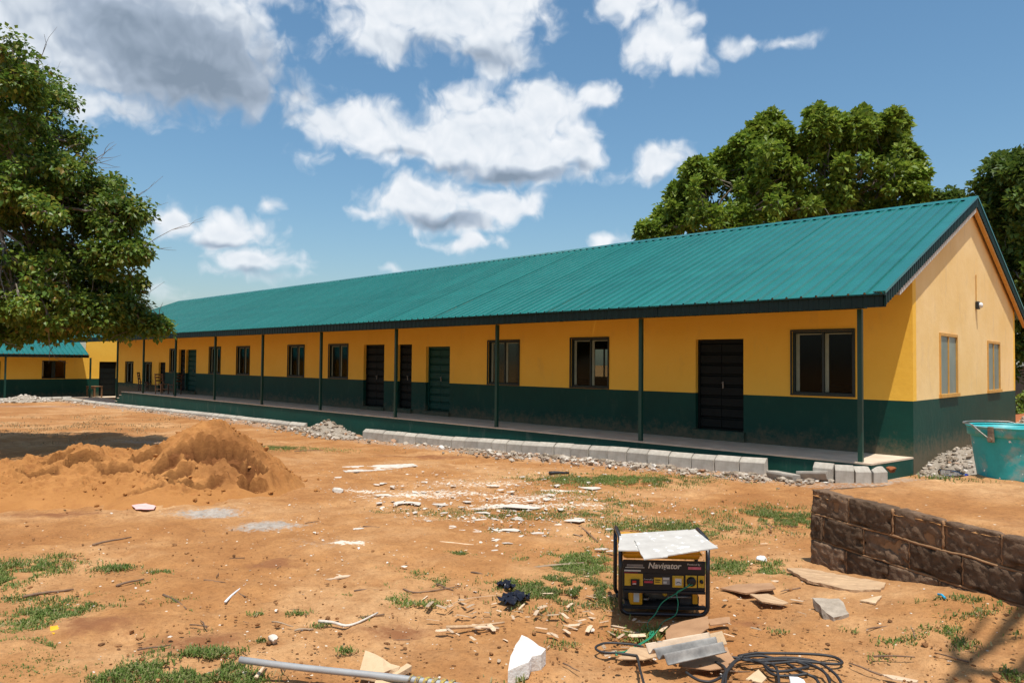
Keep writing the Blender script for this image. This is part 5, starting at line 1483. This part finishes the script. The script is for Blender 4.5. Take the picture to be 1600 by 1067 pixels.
# wood chips
CM = []
for s in range(6):
    r = np.random.default_rng(s + 40); mb = MB(); l, w_ = r.uniform(.6, 1.0), r.uniform(.14, .34)
    mb.prism([(-l, -w_, 0), (l * .8, -w_ * .9, .08), (l, w_ * .3, .05), (l * .5, w_, .1), (-l * .9, w_ * .8, .02)], .07); CM.append(mb.mesh('wood_chip', M['wood_pale']))
zones = [(820, 975, 70, 20, 30), (925, 955, 40, 30, 26), (985, 985, 40, 14, 12), (1180, 930, 60, 22, 14), (860, 945, 50, 18, 10), (700, 955, 50, 20, 10), (1010, 905, 160, 60, 8), (1120, 985, 30, 15, 6)]
for (cx, cy, sx_, sy_, n) in zones:
    for i in range(n):
        px, py = random.gauss(cx, sx_), random.gauss(cy, sy_)
        if 955 < px < 1125 and 830 < py < 968 or px > 1262 and py < 900: continue
        p = at(px, py); s = random.uniform(.02, .065); o = link('wood_chip', CM[i % 6], None, (p[0], p[1], p[2] + .014), (random.uniform(-.25, .25), random.uniform(-.2, .2), random.uniform(0, 6.28))); o.scale = (s, s, s * .45)
        tag(o, 'pale broken wood chip lying on the sand near the generator', 'wood chip', 'wood chips round the generator')

# ------------------------------------------------------------------ furniture on the veranda
def chair(x, y, z, rz, label, mat, s=1.0):
    e = empty('chair', (x, y, z), rz, label, 'chair'); e.scale = (s, s, s)
    mb = MB(); mb.cbox(-.21, .21, -.2, .2, .42, .45, .008); mb.build('seat', mat, e, False, False)
    for sx in (-1, 1):
        mb = MB(); mb.box(sx * .19 - .022, sx * .19 + .022, -.19, -.146, 0, .419); mb.build('leg', mat, e, False, False)
        mb = MB(); mb.tube([(sx * .19, .18, 0), (sx * .19, .185, .44), (sx * .19, .25, .92)], .026, 4); mb.build('leg', mat, e, False, False)
    mb = MB()
    for zz in (.6, .74, .87): mb.box(-.19, .19, .205 + (zz - .6) * .13, .225 + (zz - .6) * .13, zz - .035, zz + .035)
    mb.build('backrest', mat, e, False, False)
    mb = MB(); mb.box(-.17, .17, -.175, -.16, .18, .21); mb.box(-.195, -.18, -.14, .17, .2, .23); mb.box(.18, .195, -.14, .17, .2, .23); mb.build('stretcher', mat, e, False, False)


chw = pmat('worn_chair_wood', (.30, .16, .075), (.17, .085, .04), 6, .6, .2)
chd = pmat('dark_chair_wood', (.10, .045, .025), (.06, .03, .018), 6, .55, .2)
q = atz(261, 612, 0.0); chair(-30.6, -.95, 0, 1.9, 'worn light wooden chair on the far end of the veranda', chw, 1.0)
chair(-29.7, -.75, 0, -1.3, 'dark wooden chair facing the worn chair on the veranda', chd, 1.0)


def desk(x, y, z, rz, label, mat, w=.7, d=.45, h=.72):
    e = empty('table', (x, y, z), rz, label, 'table'); mb = MB(); mb.cbox(-w / 2, w / 2, -d / 2, d / 2, h - .04, h, .008); mb.build('top', mat, e, False, False)
    for sx in (-1, 1):
        for sy in (-1, 1): mb = MB(); mb.box(sx * (w / 2 - .05) - .03, sx * (w / 2 - .05) + .03, sy * (d / 2 - .05) - .03, sy * (d / 2 - .05) + .03, 0, h - .041); mb.build('leg', mat, e, False, False)
    mb = MB(); mb.box(-w / 2 + .09, w / 2 - .09, -d / 2 + .04, -d / 2 + .06, h - .16, h - .041); mb.build('apron', mat, e, False, False)


chair(-34.6, -.35, 0.0, 2.6, 'dark wooden chair at the far end of the plinth beside a post', chd)
desk(-43.7, .1, -.695, .2, 'small bare wooden table before the dark doorway of the wing', chw, .95, .5, .66)


# ------------------------------------------------------------------ grass
def grass():
    patches = [  # px, py, half-width m along view-right, half-depth m, density /m2, blade length
        (970, 750, 1.15, .55, 900, .06), (905, 748, .6, .3, 600, .05), (1225, 808, .40, .55, 1300, .055), (1050, 825, .75, .42, 1000, .05), (860, 905, .34, .52, 2300, .055), (905, 880, .30, .42, 2300, .05), (930, 925, .15, .25, 2000, .05), (830, 915, .2, .15, 1500, .05), (1150, 890, .22, .28, 2000, .05), (1190, 895, .2, .2, 1000, .04),
        (720, 865, .16, .12, 1500, .045), (645, 905, .18, .16, 1700, .045), (625, 935, .14, .09, 1700, .045), (655, 942, .14, .08, 1500, .045), (600, 890, .08, .07, 1500, .045), (545, 930, .09, .06, 1500, .04), (690, 908, .1, .09, 1000, .04), (560, 965, .06, .05, 1800, .05), (500, 975, .06, .05, 1800, .04), (465, 958, .07, .05, 1700, .04), (540, 1017, .05, .04, 1800, .05),
        (750, 830, .4, .2, 420, .04), (820, 805, .6, .3, 330, .04), (700, 800, .7, .3, 200, .04), (880, 800, .6, .3, 300, .04), (950, 785, .5, .4, 420, .05), (890, 770, .5, .2, 300, .05), (620, 800, .4, .2, 160, .04), (850, 845, .4, .18, 300, .04), (930, 800, .4, .2, 500, .045),
        (30, 890, .35, .28, 1300, .055), (5, 905, .2, .25, 2000, .06), (75, 882, .15, .1, 1000, .045), (180, 887, .12, .09, 2200, .05), (95, 868, .1, .06, 1000, .04), (65, 865, .06, .05, 1000, .04), (250, 893, .10, .05, 1500, .045), (225, 910, .08, .05, 900, .04), (272, 938, .10, .06, 1800, .05), (290, 955, .08, .04, 1600, .04), (110, 940, .3, .08, 900, .045), (30, 935, .2, .1, 700, .04),
        (35, 980, .22, .28, 2500, .06), (80, 960, .22, .12, 2000, .055), (10, 1010, .2, .2, 2600, .06), (25, 1050, .2, .1, 2300, .06), (100, 970, .12, .1, 1600, .05), (40, 1025, .14, .15, 1800, .05), (150, 945, .2, .1, 700, .04), (165, 930, .2, .06, 600, .04),
        (310, 1020, .2, .07, 2600, .06), (240, 1045, .2, .10, 2600, .055), (180, 1058, .16, .07, 2500, .055), (340, 1040, .17, .12, 2400, .055), (290, 1060, .2, .08, 2400, .055), (370, 1060, .14, .08, 2200, .055), (235, 993, .08, .05, 1800, .045), (235, 1000, .05, .03, 1500, .04), (405, 958, .06, .04, 1600, .04), (410, 1000, .05, .03, 1800, .04), (310, 985, .08, .03, 700, .04), (130, 1000, .06, .05, 600, .04), (212, 980, .05, .04, 1200, .04),
        (1440, 995, .12, .09, 900, .05), (1475, 985, .10, .08, 1100, .05), (1400, 1000, .12, .05, 600, .045), (1468, 938, .12, .07, 2200, .055), (1520, 940, .12, .08, 1800, .055), (1500, 1005, .08, .08, 900, .05), (1590, 990, .05, .05, 1300, .05), (1590, 1055, .06, .08, 1500, .06), (1330, 985, .08, .05, 500, .04), (1215, 985, .05, .04, 900, .04), (1525, 958, .2, .06, 600, .05), (1380, 1025, .1, .06, 300, .04),
        (415, 699, 1.3, .55, 380, .06), (1120, 800, .4, .3, 200, .04), (1215, 880, .15, .12, 900, .04), (1010, 992, .16, .10, 1500, .05), (1030, 985, .1, .06, 1200, .05), (880, 1005, .08, .06, 900, .04), (815, 1062, .1, .05, 1800, .05), (1600, 640, 1.6, 2.5, 250, .15)]
    vd = np.array([-.69, .72]); vr = np.array([.72, .69]); PX = []; LL = []; DR = []
    for (px, py, a, b, dn, l) in patches:
        c = at(px, py); a *= 1.15; b *= 1.15; n = int(math.pi * a * b * dn * 6.0)
        u = rng.normal(0, .60, n) * a; v = rng.normal(0, .60, n) * b
        x = c[0] + u * vr[0] + v * vd[0]; y = c[1] + u * vr[1] + v * vd[1]
        k = fbm(x * 7 + 3, y * 7, 4) > -.04 - .20 * (np.hypot(u / a, v / b) < .5); x, y = x[k], y[k]
        PX.append(np.stack([x, y, gz(x, y) - .008], -1)); LL.append(l * rng.uniform(.35, 1.0, len(x)))
    # weeds on the block wall around the bottle
    for (px, py, n) in ((1500, 752, 260), (1480, 748, 160), (1525, 752, 120)):
        c = atz(px, py, .43); x = c[0] + rng.normal(0, .13, n); y = c[1] + rng.normal(0, .06, n); PX.append(np.stack([x, y, np.full(n, .415)], -1)); LL.append(rng.uniform(.03, .08, n))
    # thin withered cover under and behind the tree
    n = 9000; c = at(90, 665); x = c[0] + rng.normal(0, 3.6, n) * vr[0] + rng.normal(0, 2.0, n) * vd[0]; y = c[1] + rng.normal(0, 3.6, n) * vr[1] + rng.normal(0, 2.0, n) * vd[1]
    k = (fbm(x * 1.3, y * 1.3, 3) > .02) & (y < -2.6); x, y = x[k], y[k]; dryP = np.stack([x, y, gz(x, y) - .005], -1); dryL = rng.uniform(.03, .09, len(x))

    def blades(P, Ln, w):
        n = len(P); a = rng.uniform(0, 2 * math.pi, n); lean = rng.uniform(.25, 1.15, n); d = np.stack([np.cos(a) * np.sin(lean), np.sin(a) * np.sin(lean), np.cos(lean)], -1)
        s = np.stack([-np.sin(a), np.cos(a), np.zeros(n)], -1); W = (w * rng.uniform(.7, 1.4, n))[:, None]; Lc = Ln[:, None]
        b0 = P - s * W; b1 = P + s * W; m = P + d * Lc * .55 + np.array([0, 0, .006]); m0 = m - s * W * .8; m1 = m + s * W * .8; t = P + d * Lc + np.array([0, 0, -1.0]) * (Lc * .18)
        V = np.stack([b0, b1, m0, m1, t], 1).reshape(-1, 3); i = np.arange(n)[:, None] * 5
        F = np.concatenate([i + np.array([[0, 1, 3]]), i + np.array([[0, 3, 2]]), i + np.array([[2, 3, 4]])]); return V, F
    V, F = blades(np.concatenate(PX), np.concatenate(LL), .0036)
    tag(link('grass', npmesh('grass', V, F, M['grass'])), 'short green grass growing in ragged patches on the sand', 'grass', kind='stuff')
    V, F = blades(dryP, dryL, .006)
    tag(link('dry_grass', npmesh('dry_grass', V, F, M['dry_grass'])), 'withered brown ground cover in the shade of the left tree', 'grass', kind='stuff')


grass()


# ------------------------------------------------------------------ trees
def leaves(C, N_per, spread, L0, mat, droop=.25, outward=None, w=.36, fold=.12, flat=.75):
    """leaf blades round clump centres; returns V,F"""
    n = len(C) * N_per; P = np.repeat(C, N_per, 0); dv = rng.normal(size=(n, 3)); dv /= np.linalg.norm(dv, axis=1)[:, None]
    sp = np.repeat(spread, N_per) if hasattr(spread, '__len__') else spread
    rr = rng.random(n) ** .45 * sp; off = dv * rr[:, None]; off[:, 2] *= flat
    P = P + off
    d = dv * .8 + rng.normal(size=(n, 3)) * .45; d[:, 2] -= droop; d /= np.linalg.norm(d, axis=1)[:, None]
    upv = np.array([0, 0, 1.0]) + rng.normal(size=(n, 3)) * .45 + dv * .35
    s = np.cross(d, upv); s /= (np.linalg.norm(s, axis=1)[:, None] + 1e-9); nn = np.cross(s, d)
    Ls = (L0 * rng.uniform(.6, 1.25, n))[:, None]; W = Ls * w
    b = P; l = P + d * Ls * .42 + s * W + nn * Ls * fold; r = P + d * Ls * .42 - s * W + nn * Ls * fold; t = P + d * Ls - np.array([0, 0, 1]) * Ls * .12
    V = np.stack([b, l, t, r], 1).reshape(-1, 3); i = np.arange(n)[:, None] * 4
    return V, np.concatenate([i + np.array([[0, 2, 1]]), i + np.array([[0, 3, 2]])])


def bend(a, b, k, amp):
    a, b = np.array(a), np.array(b); l = np.linalg.norm(b - a); o = rng.normal(size=3) * amp * l; o2 = rng.normal(size=3) * amp * l * .4
    return [a + (b - a) * t + o * math.sin(math.pi * t) * (1 - .3 * t) + o2 * math.sin(2 * math.pi * t) for t in np.linspace(0, 1, k)]


def make_tree(name, base, fork, lobes, label, dens, nleaf, spread, L0, mat, trunk_r, cat='tree', twigs=0, group=None, shell=.55, droop=.25, leafw=.36, flat=.75, subl=9, core=.74, sub_r=(.20, .40), sub_o=(.72, 1.08), tall=1.0):
    """lobes: (centre, (rx,ry,rz)). Clumps fill the lobes, limbs run from the fork to each lobe, twigs to each clump"""
    e = empty(name, base, 0, label, cat, group); base = np.array(base, float); fork = np.array(fork, float)
    C = []; owner = []
    big = lobes; lobes = []; par = []
    for (c, r) in big:
        lobes.append((np.array(c), np.array(r) * core)); par.append(None); p0 = len(lobes) - 1
        for _ in range(subl):
            dv = rng.normal(size=3); dv[2] = dv[2] * .8 + .25; dv /= np.linalg.norm(dv)
            lobes.append((np.array(c) + dv * np.array(r) * rng.uniform(*sub_o), np.array(r) * rng.uniform(*sub_r) * np.array([1, 1, tall]))); par.append(p0)
    for li, (c, r) in enumerate(lobes):
        r = np.array(r); n = int(dens * (r[0] * r[1] * r[2]) ** (2 / 3)) + 2
        dv = rng.normal(size=(n, 3)); dv /= np.linalg.norm(dv, axis=1)[:, None]
        rr = shell + (1 - shell) * rng.random(n) ** .7; rr = np.where(rng.random(n) < .22, rng.random(n) * shell, rr)
        rr = rr * (1 + .16 * rng.normal(size=n))
        p = np.array(c) + dv * rr[:, None] * r; C.append(p); owner += [li] * n
    C = np.concatenate(C); owner = np.array(owner)
    sp = spread * rng.uniform(.6, 1.35, len(C))
    V, F = leaves(C, nleaf, sp, L0, mat, droop, w=leafw, flat=flat)
    link('crown', npmesh('crown', V - base, F, mat), e)
    mb = MB(); tp = bend(base, fork, 7, .04); mb.tube(tp, [trunk_r * (1.25 - .55 * i / 6) for i in range(7)], 12)
    mbt = MB(); limbs = []; done = []
    for (c, r), pr in zip(lobes, par):
        if pr is None:
            cand = [fork] + [q for q in done if np.linalg.norm(q - fork) < np.linalg.norm(c - fork) * .8]; st = min(cand, key=lambda q: np.linalg.norm(q - c) + .35 * np.linalg.norm(q - fork)); done.append(c)
        P = bend(st if pr is None else lobes[pr][0], c, 7, .10); limbs.append(np.array(P)); r0 = trunk_r * (min(.42, .1 + .25 * float(r[0])) if pr is None else .07); mb.tube(P, [r0 * (1 - .78 * i / 6) for i in range(7)], 6)
    for p, li in zip(C, owner):
        if rng.random() > .75: continue
        Lb = limbs[li]; k = int(rng.integers(3, 7)); a = Lb[k]; P = bend(a, p, 4, .08); mbt.tube(P, [.020 * trunk_r / .25 + .004, .014 * trunk_r / .25 + .003, .010 * trunk_r / .25 + .002, .004], 4, cap=False)
    if twigs:
        cen = np.mean([l[0] for l in lobes], 0)
        idx = rng.permutation(len(C))[:twigs]
        for i in idx:
            p = C[i]; d = p - np.array(lobes[owner[i]][0]); d = d / (np.linalg.norm(d) + 1e-9) + np.array([0, 0, .35]); 
            for _ in range(3):
                q = p + (d + rng.normal(size=3) * .45) * rng.uniform(.35, .8); P = bend(p, q, 5, .10); mbt.tube(P, [.011, .009, .007, .005, .003], 3, cap=False)
                m_ = np.array(P[2]); mbt.tube(bend(m_, m_ + (q - p) * .5 + rng.normal(size=3) * .15, 4, .08), [.007, .006, .004, .002], 3, cap=False)
    link('trunk', mb.mesh('trunk', M['bark'], True, tuple(base)), e); tag(link('twigs', mbt.mesh('twigs', M['twig'], True, tuple(base)), e), kind='stuff')
    return e


def lob(L, D, jit=.5, sq=(1, 1, 1), dy=0):
    out = []
    for (x, y, r) in L:
        dd = D + random.uniform(-jit, jit); c = atd(x, y + dy, dd); m = r * dd / FPX; out.append((c, (m * sq[0], m * sq[1], m * sq[2])))
    return out


Lf = lob([(-120, 250, 150), (-30, 150, 75), (15, 118, 45), (40, 205, 85), (20, 320, 110), (100, 300, 75), (155, 315, 50), (190, 340, 30), (110, 400, 95), (185, 400, 34), (170, 455, 45), (95, 465, 70), (20, 455, 80), (-70, 440, 100), (196, 485, 20), (236, 508, 14), (140, 490, 36), (180, 500, 20), (-200, 330, 160), (-25, 505, 42), (40, 508, 34), (75, 515, 30)], 15.3, 1.3)
bt = atd(-330, 560, 16.0)
make_tree('broadleaf_tree', (bt[0], bt[1], float(gz(bt[0], bt[1])) - .1), (bt[0] + .3, bt[1] + .3, 3.4), Lf, 'big spreading broadleaf tree with bare twigs at the left edge', 34, 74, .28, .10, M['leaf_left'], .32, twigs=80, droop=.35, leafw=.42, flat=.65, subl=16, core=.58, sub_r=(.15, .32), sub_o=(.6, 1.12))
L1 = lob([(1062, 335, 40), (1108, 282, 36), (1120, 335, 66), (1186, 245, 38), (1202, 202, 18), (1180, 305, 75), (1232, 262, 38), (1240, 330, 75), (1025, 358, 18), (1150, 245, 26), (1238, 222, 14), (1180, 192, 9), (1204, 180, 10), (1222, 196, 8), (1160, 214, 10), (1128, 238, 10), (1086, 254, 10), (1060, 292, 10), (1036, 330, 10), (1010, 352, 10), (1172, 205, 8)], 33.5, .9, dy=12)
c = atd(1170, 560, 34); make_tree('leafy_tree', (c[0], c[1], -.6), (c[0], c[1], 3.6), L1, 'left one of two joined green trees rising behind the roof ridge', 24, 30, .27, .26, M['leaf_back'], .34, droop=-.05, group=None, flat=.85, subl=22, core=.36, sub_r=(.11, .24), sub_o=(.55, 1.25), tall=1.5)
L2 = lob([(1281, 188, 18), (1302, 232, 40), (1345, 193, 20), (1388, 196, 24), (1392, 252, 38), (1330, 295, 78), (1385, 315, 42), (1412, 268, 16), (1412, 330, 16), (1285, 300, 65), (1320, 205, 24), (1406, 222, 14), (1277, 168, 10), (1292, 176, 8), (1346, 172, 9), (1362, 184, 7), (1390, 173, 10), (1404, 186, 8), (1432, 262, 10), (1436, 290, 8), (1426, 240, 7), (1312, 186, 8), (1262, 214, 8)], 32.5, .9, dy=12)
c = atd(1330, 560, 33); make_tree('leafy_tree', (c[0], c[1], -.6), (c[0], c[1], 3.6), L2, 'right and taller one of two joined green trees behind the roof ridge', 24, 30, .27, .26, M['leaf_back'], .34, droop=-.05, flat=.85, subl=22, core=.36, sub_r=(.11, .24), sub_o=(.55, 1.25), tall=1.5)
L3 = lob([(1562, 300, 30), (1592, 264, 26), (1545, 350, 26), (1600, 335, 70), (1665, 290, 90), (1590, 420, 60), (1650, 430, 110), (1610, 500, 45), (1640, 560, 60)], 27, .9)
c = atd(1690, 600, 27.5); make_tree('leafy_tree', (c[0], c[1], -.4), (c[0], c[1], 2.6), L3, 'dark green tree at the right edge behind the gable', 26, 48, .34, .22, M['leaf_dark'], .30, droop=.0, flat=.85, subl=18, core=.5, sub_r=(.13, .27), sub_o=(.65, 1.18), tall=1.4)
L4 = lob([(1462, 312, 9), (1490, 308, 9), (1478, 322, 18)], 52, .5)
c = atd(1480, 560, 52); make_tree('far_tree', (c[0], c[1], -.8), (c[0], c[1], 6.0), L4, 'distant small tree top peeping over the ridge near the gable', 36, 40, .45, .3, M['leaf_dark'], .25, droop=.1)
L5 = lob([(1602, 655, 16), (1622, 630, 26), (1640, 660, 24)], 24, .4)
c = atd(1620, 680, 24); make_tree('shrub', (c[0], c[1], -.35), (c[0], c[1], .1), L5, 'green shrub at the right edge beyond the gable corner', 60, 40, .18, .12, M['leaf_back'], .04, 'shrub', flat=.8)

# bare tree standing outside the right edge, whose branch shadows fall on the sand
def bare_tree():
    hb = 6.6; sx, sy = SUN.x / SUN.z, SUN.y / SUN.z

    def up_pt(px, py, h):
        g = at(px, py); hh = h - g[2]; return np.array([g[0] + sx * hh, g[1] + sy * hh, h])
    base = np.array([7.4, -9.3, -.25]); fork = np.array([6.6, -9.5, 4.3])
    e = empty('bare_tree', base, 0, 'leafless tree beyond the right edge throwing branch shadows on the sand', 'tree')
    mb = MB(); mb.tube(bend(base, fork, 7, .03), [.22, .2, .18, .17, .15, .14, .12], 10); o = mb.build('trunk', M['bark'], e, True)
    mb = MB(); k = up_pt(1505, 1040, hb); j = up_pt(1600, 950, hb - .3)
    root = up_pt(1680, 1010, hb - .6)
    for P, r0, r1 in (([fork, (fork + root) / 2 + np.array([0, 0, .5]), root, up_pt(1590, 1048, hb - .2), k], .10, .035), ([root, up_pt(1640, 930, hb - .3), up_pt(1592, 955, hb), up_pt(1550, 1000, hb), k], .06, .035),
                      ([k, up_pt(1490, 1012, hb), up_pt(1515, 985, hb + .2), up_pt(1545, 960, hb + .3)], .034, .018), ([k, up_pt(1475, 1068, hb - .1), up_pt(1440, 1085, hb)], .036, .02), ([k, up_pt(1530, 1075, hb)], .03, .02),
                      ([up_pt(1548, 1003, hb), up_pt(1580, 992, hb), up_pt(1625, 990, hb)], .022, .012), ([up_pt(1490, 1012, hb), up_pt(1520, 1000, hb), up_pt(1548, 1006, hb)], .02, .014)):
        Q = smooth_path(P, 5); n = len(Q); mb.tube(Q, [r0 + (r1 - r0) * i / (n - 1) for i in range(n)], 7)
    mb.build('branches', M['bark'], e, True)


bare_tree()
# distant low boundary wall seen past the gable corner
mb = MB(); a = atd(1590, 610, 30); mb.box(a[0] - 3, a[0] + 14, a[1], a[1] + .2, -.5, 1.5); mb.box(a[0] - 3.05, a[0] + 14.05, a[1] - .04, a[1] + .24, 1.501, 1.58)
mb.thing('boundary_wall', M['stone_grey'], 'grey boundary wall far behind the gable at the right edge', 'wall')
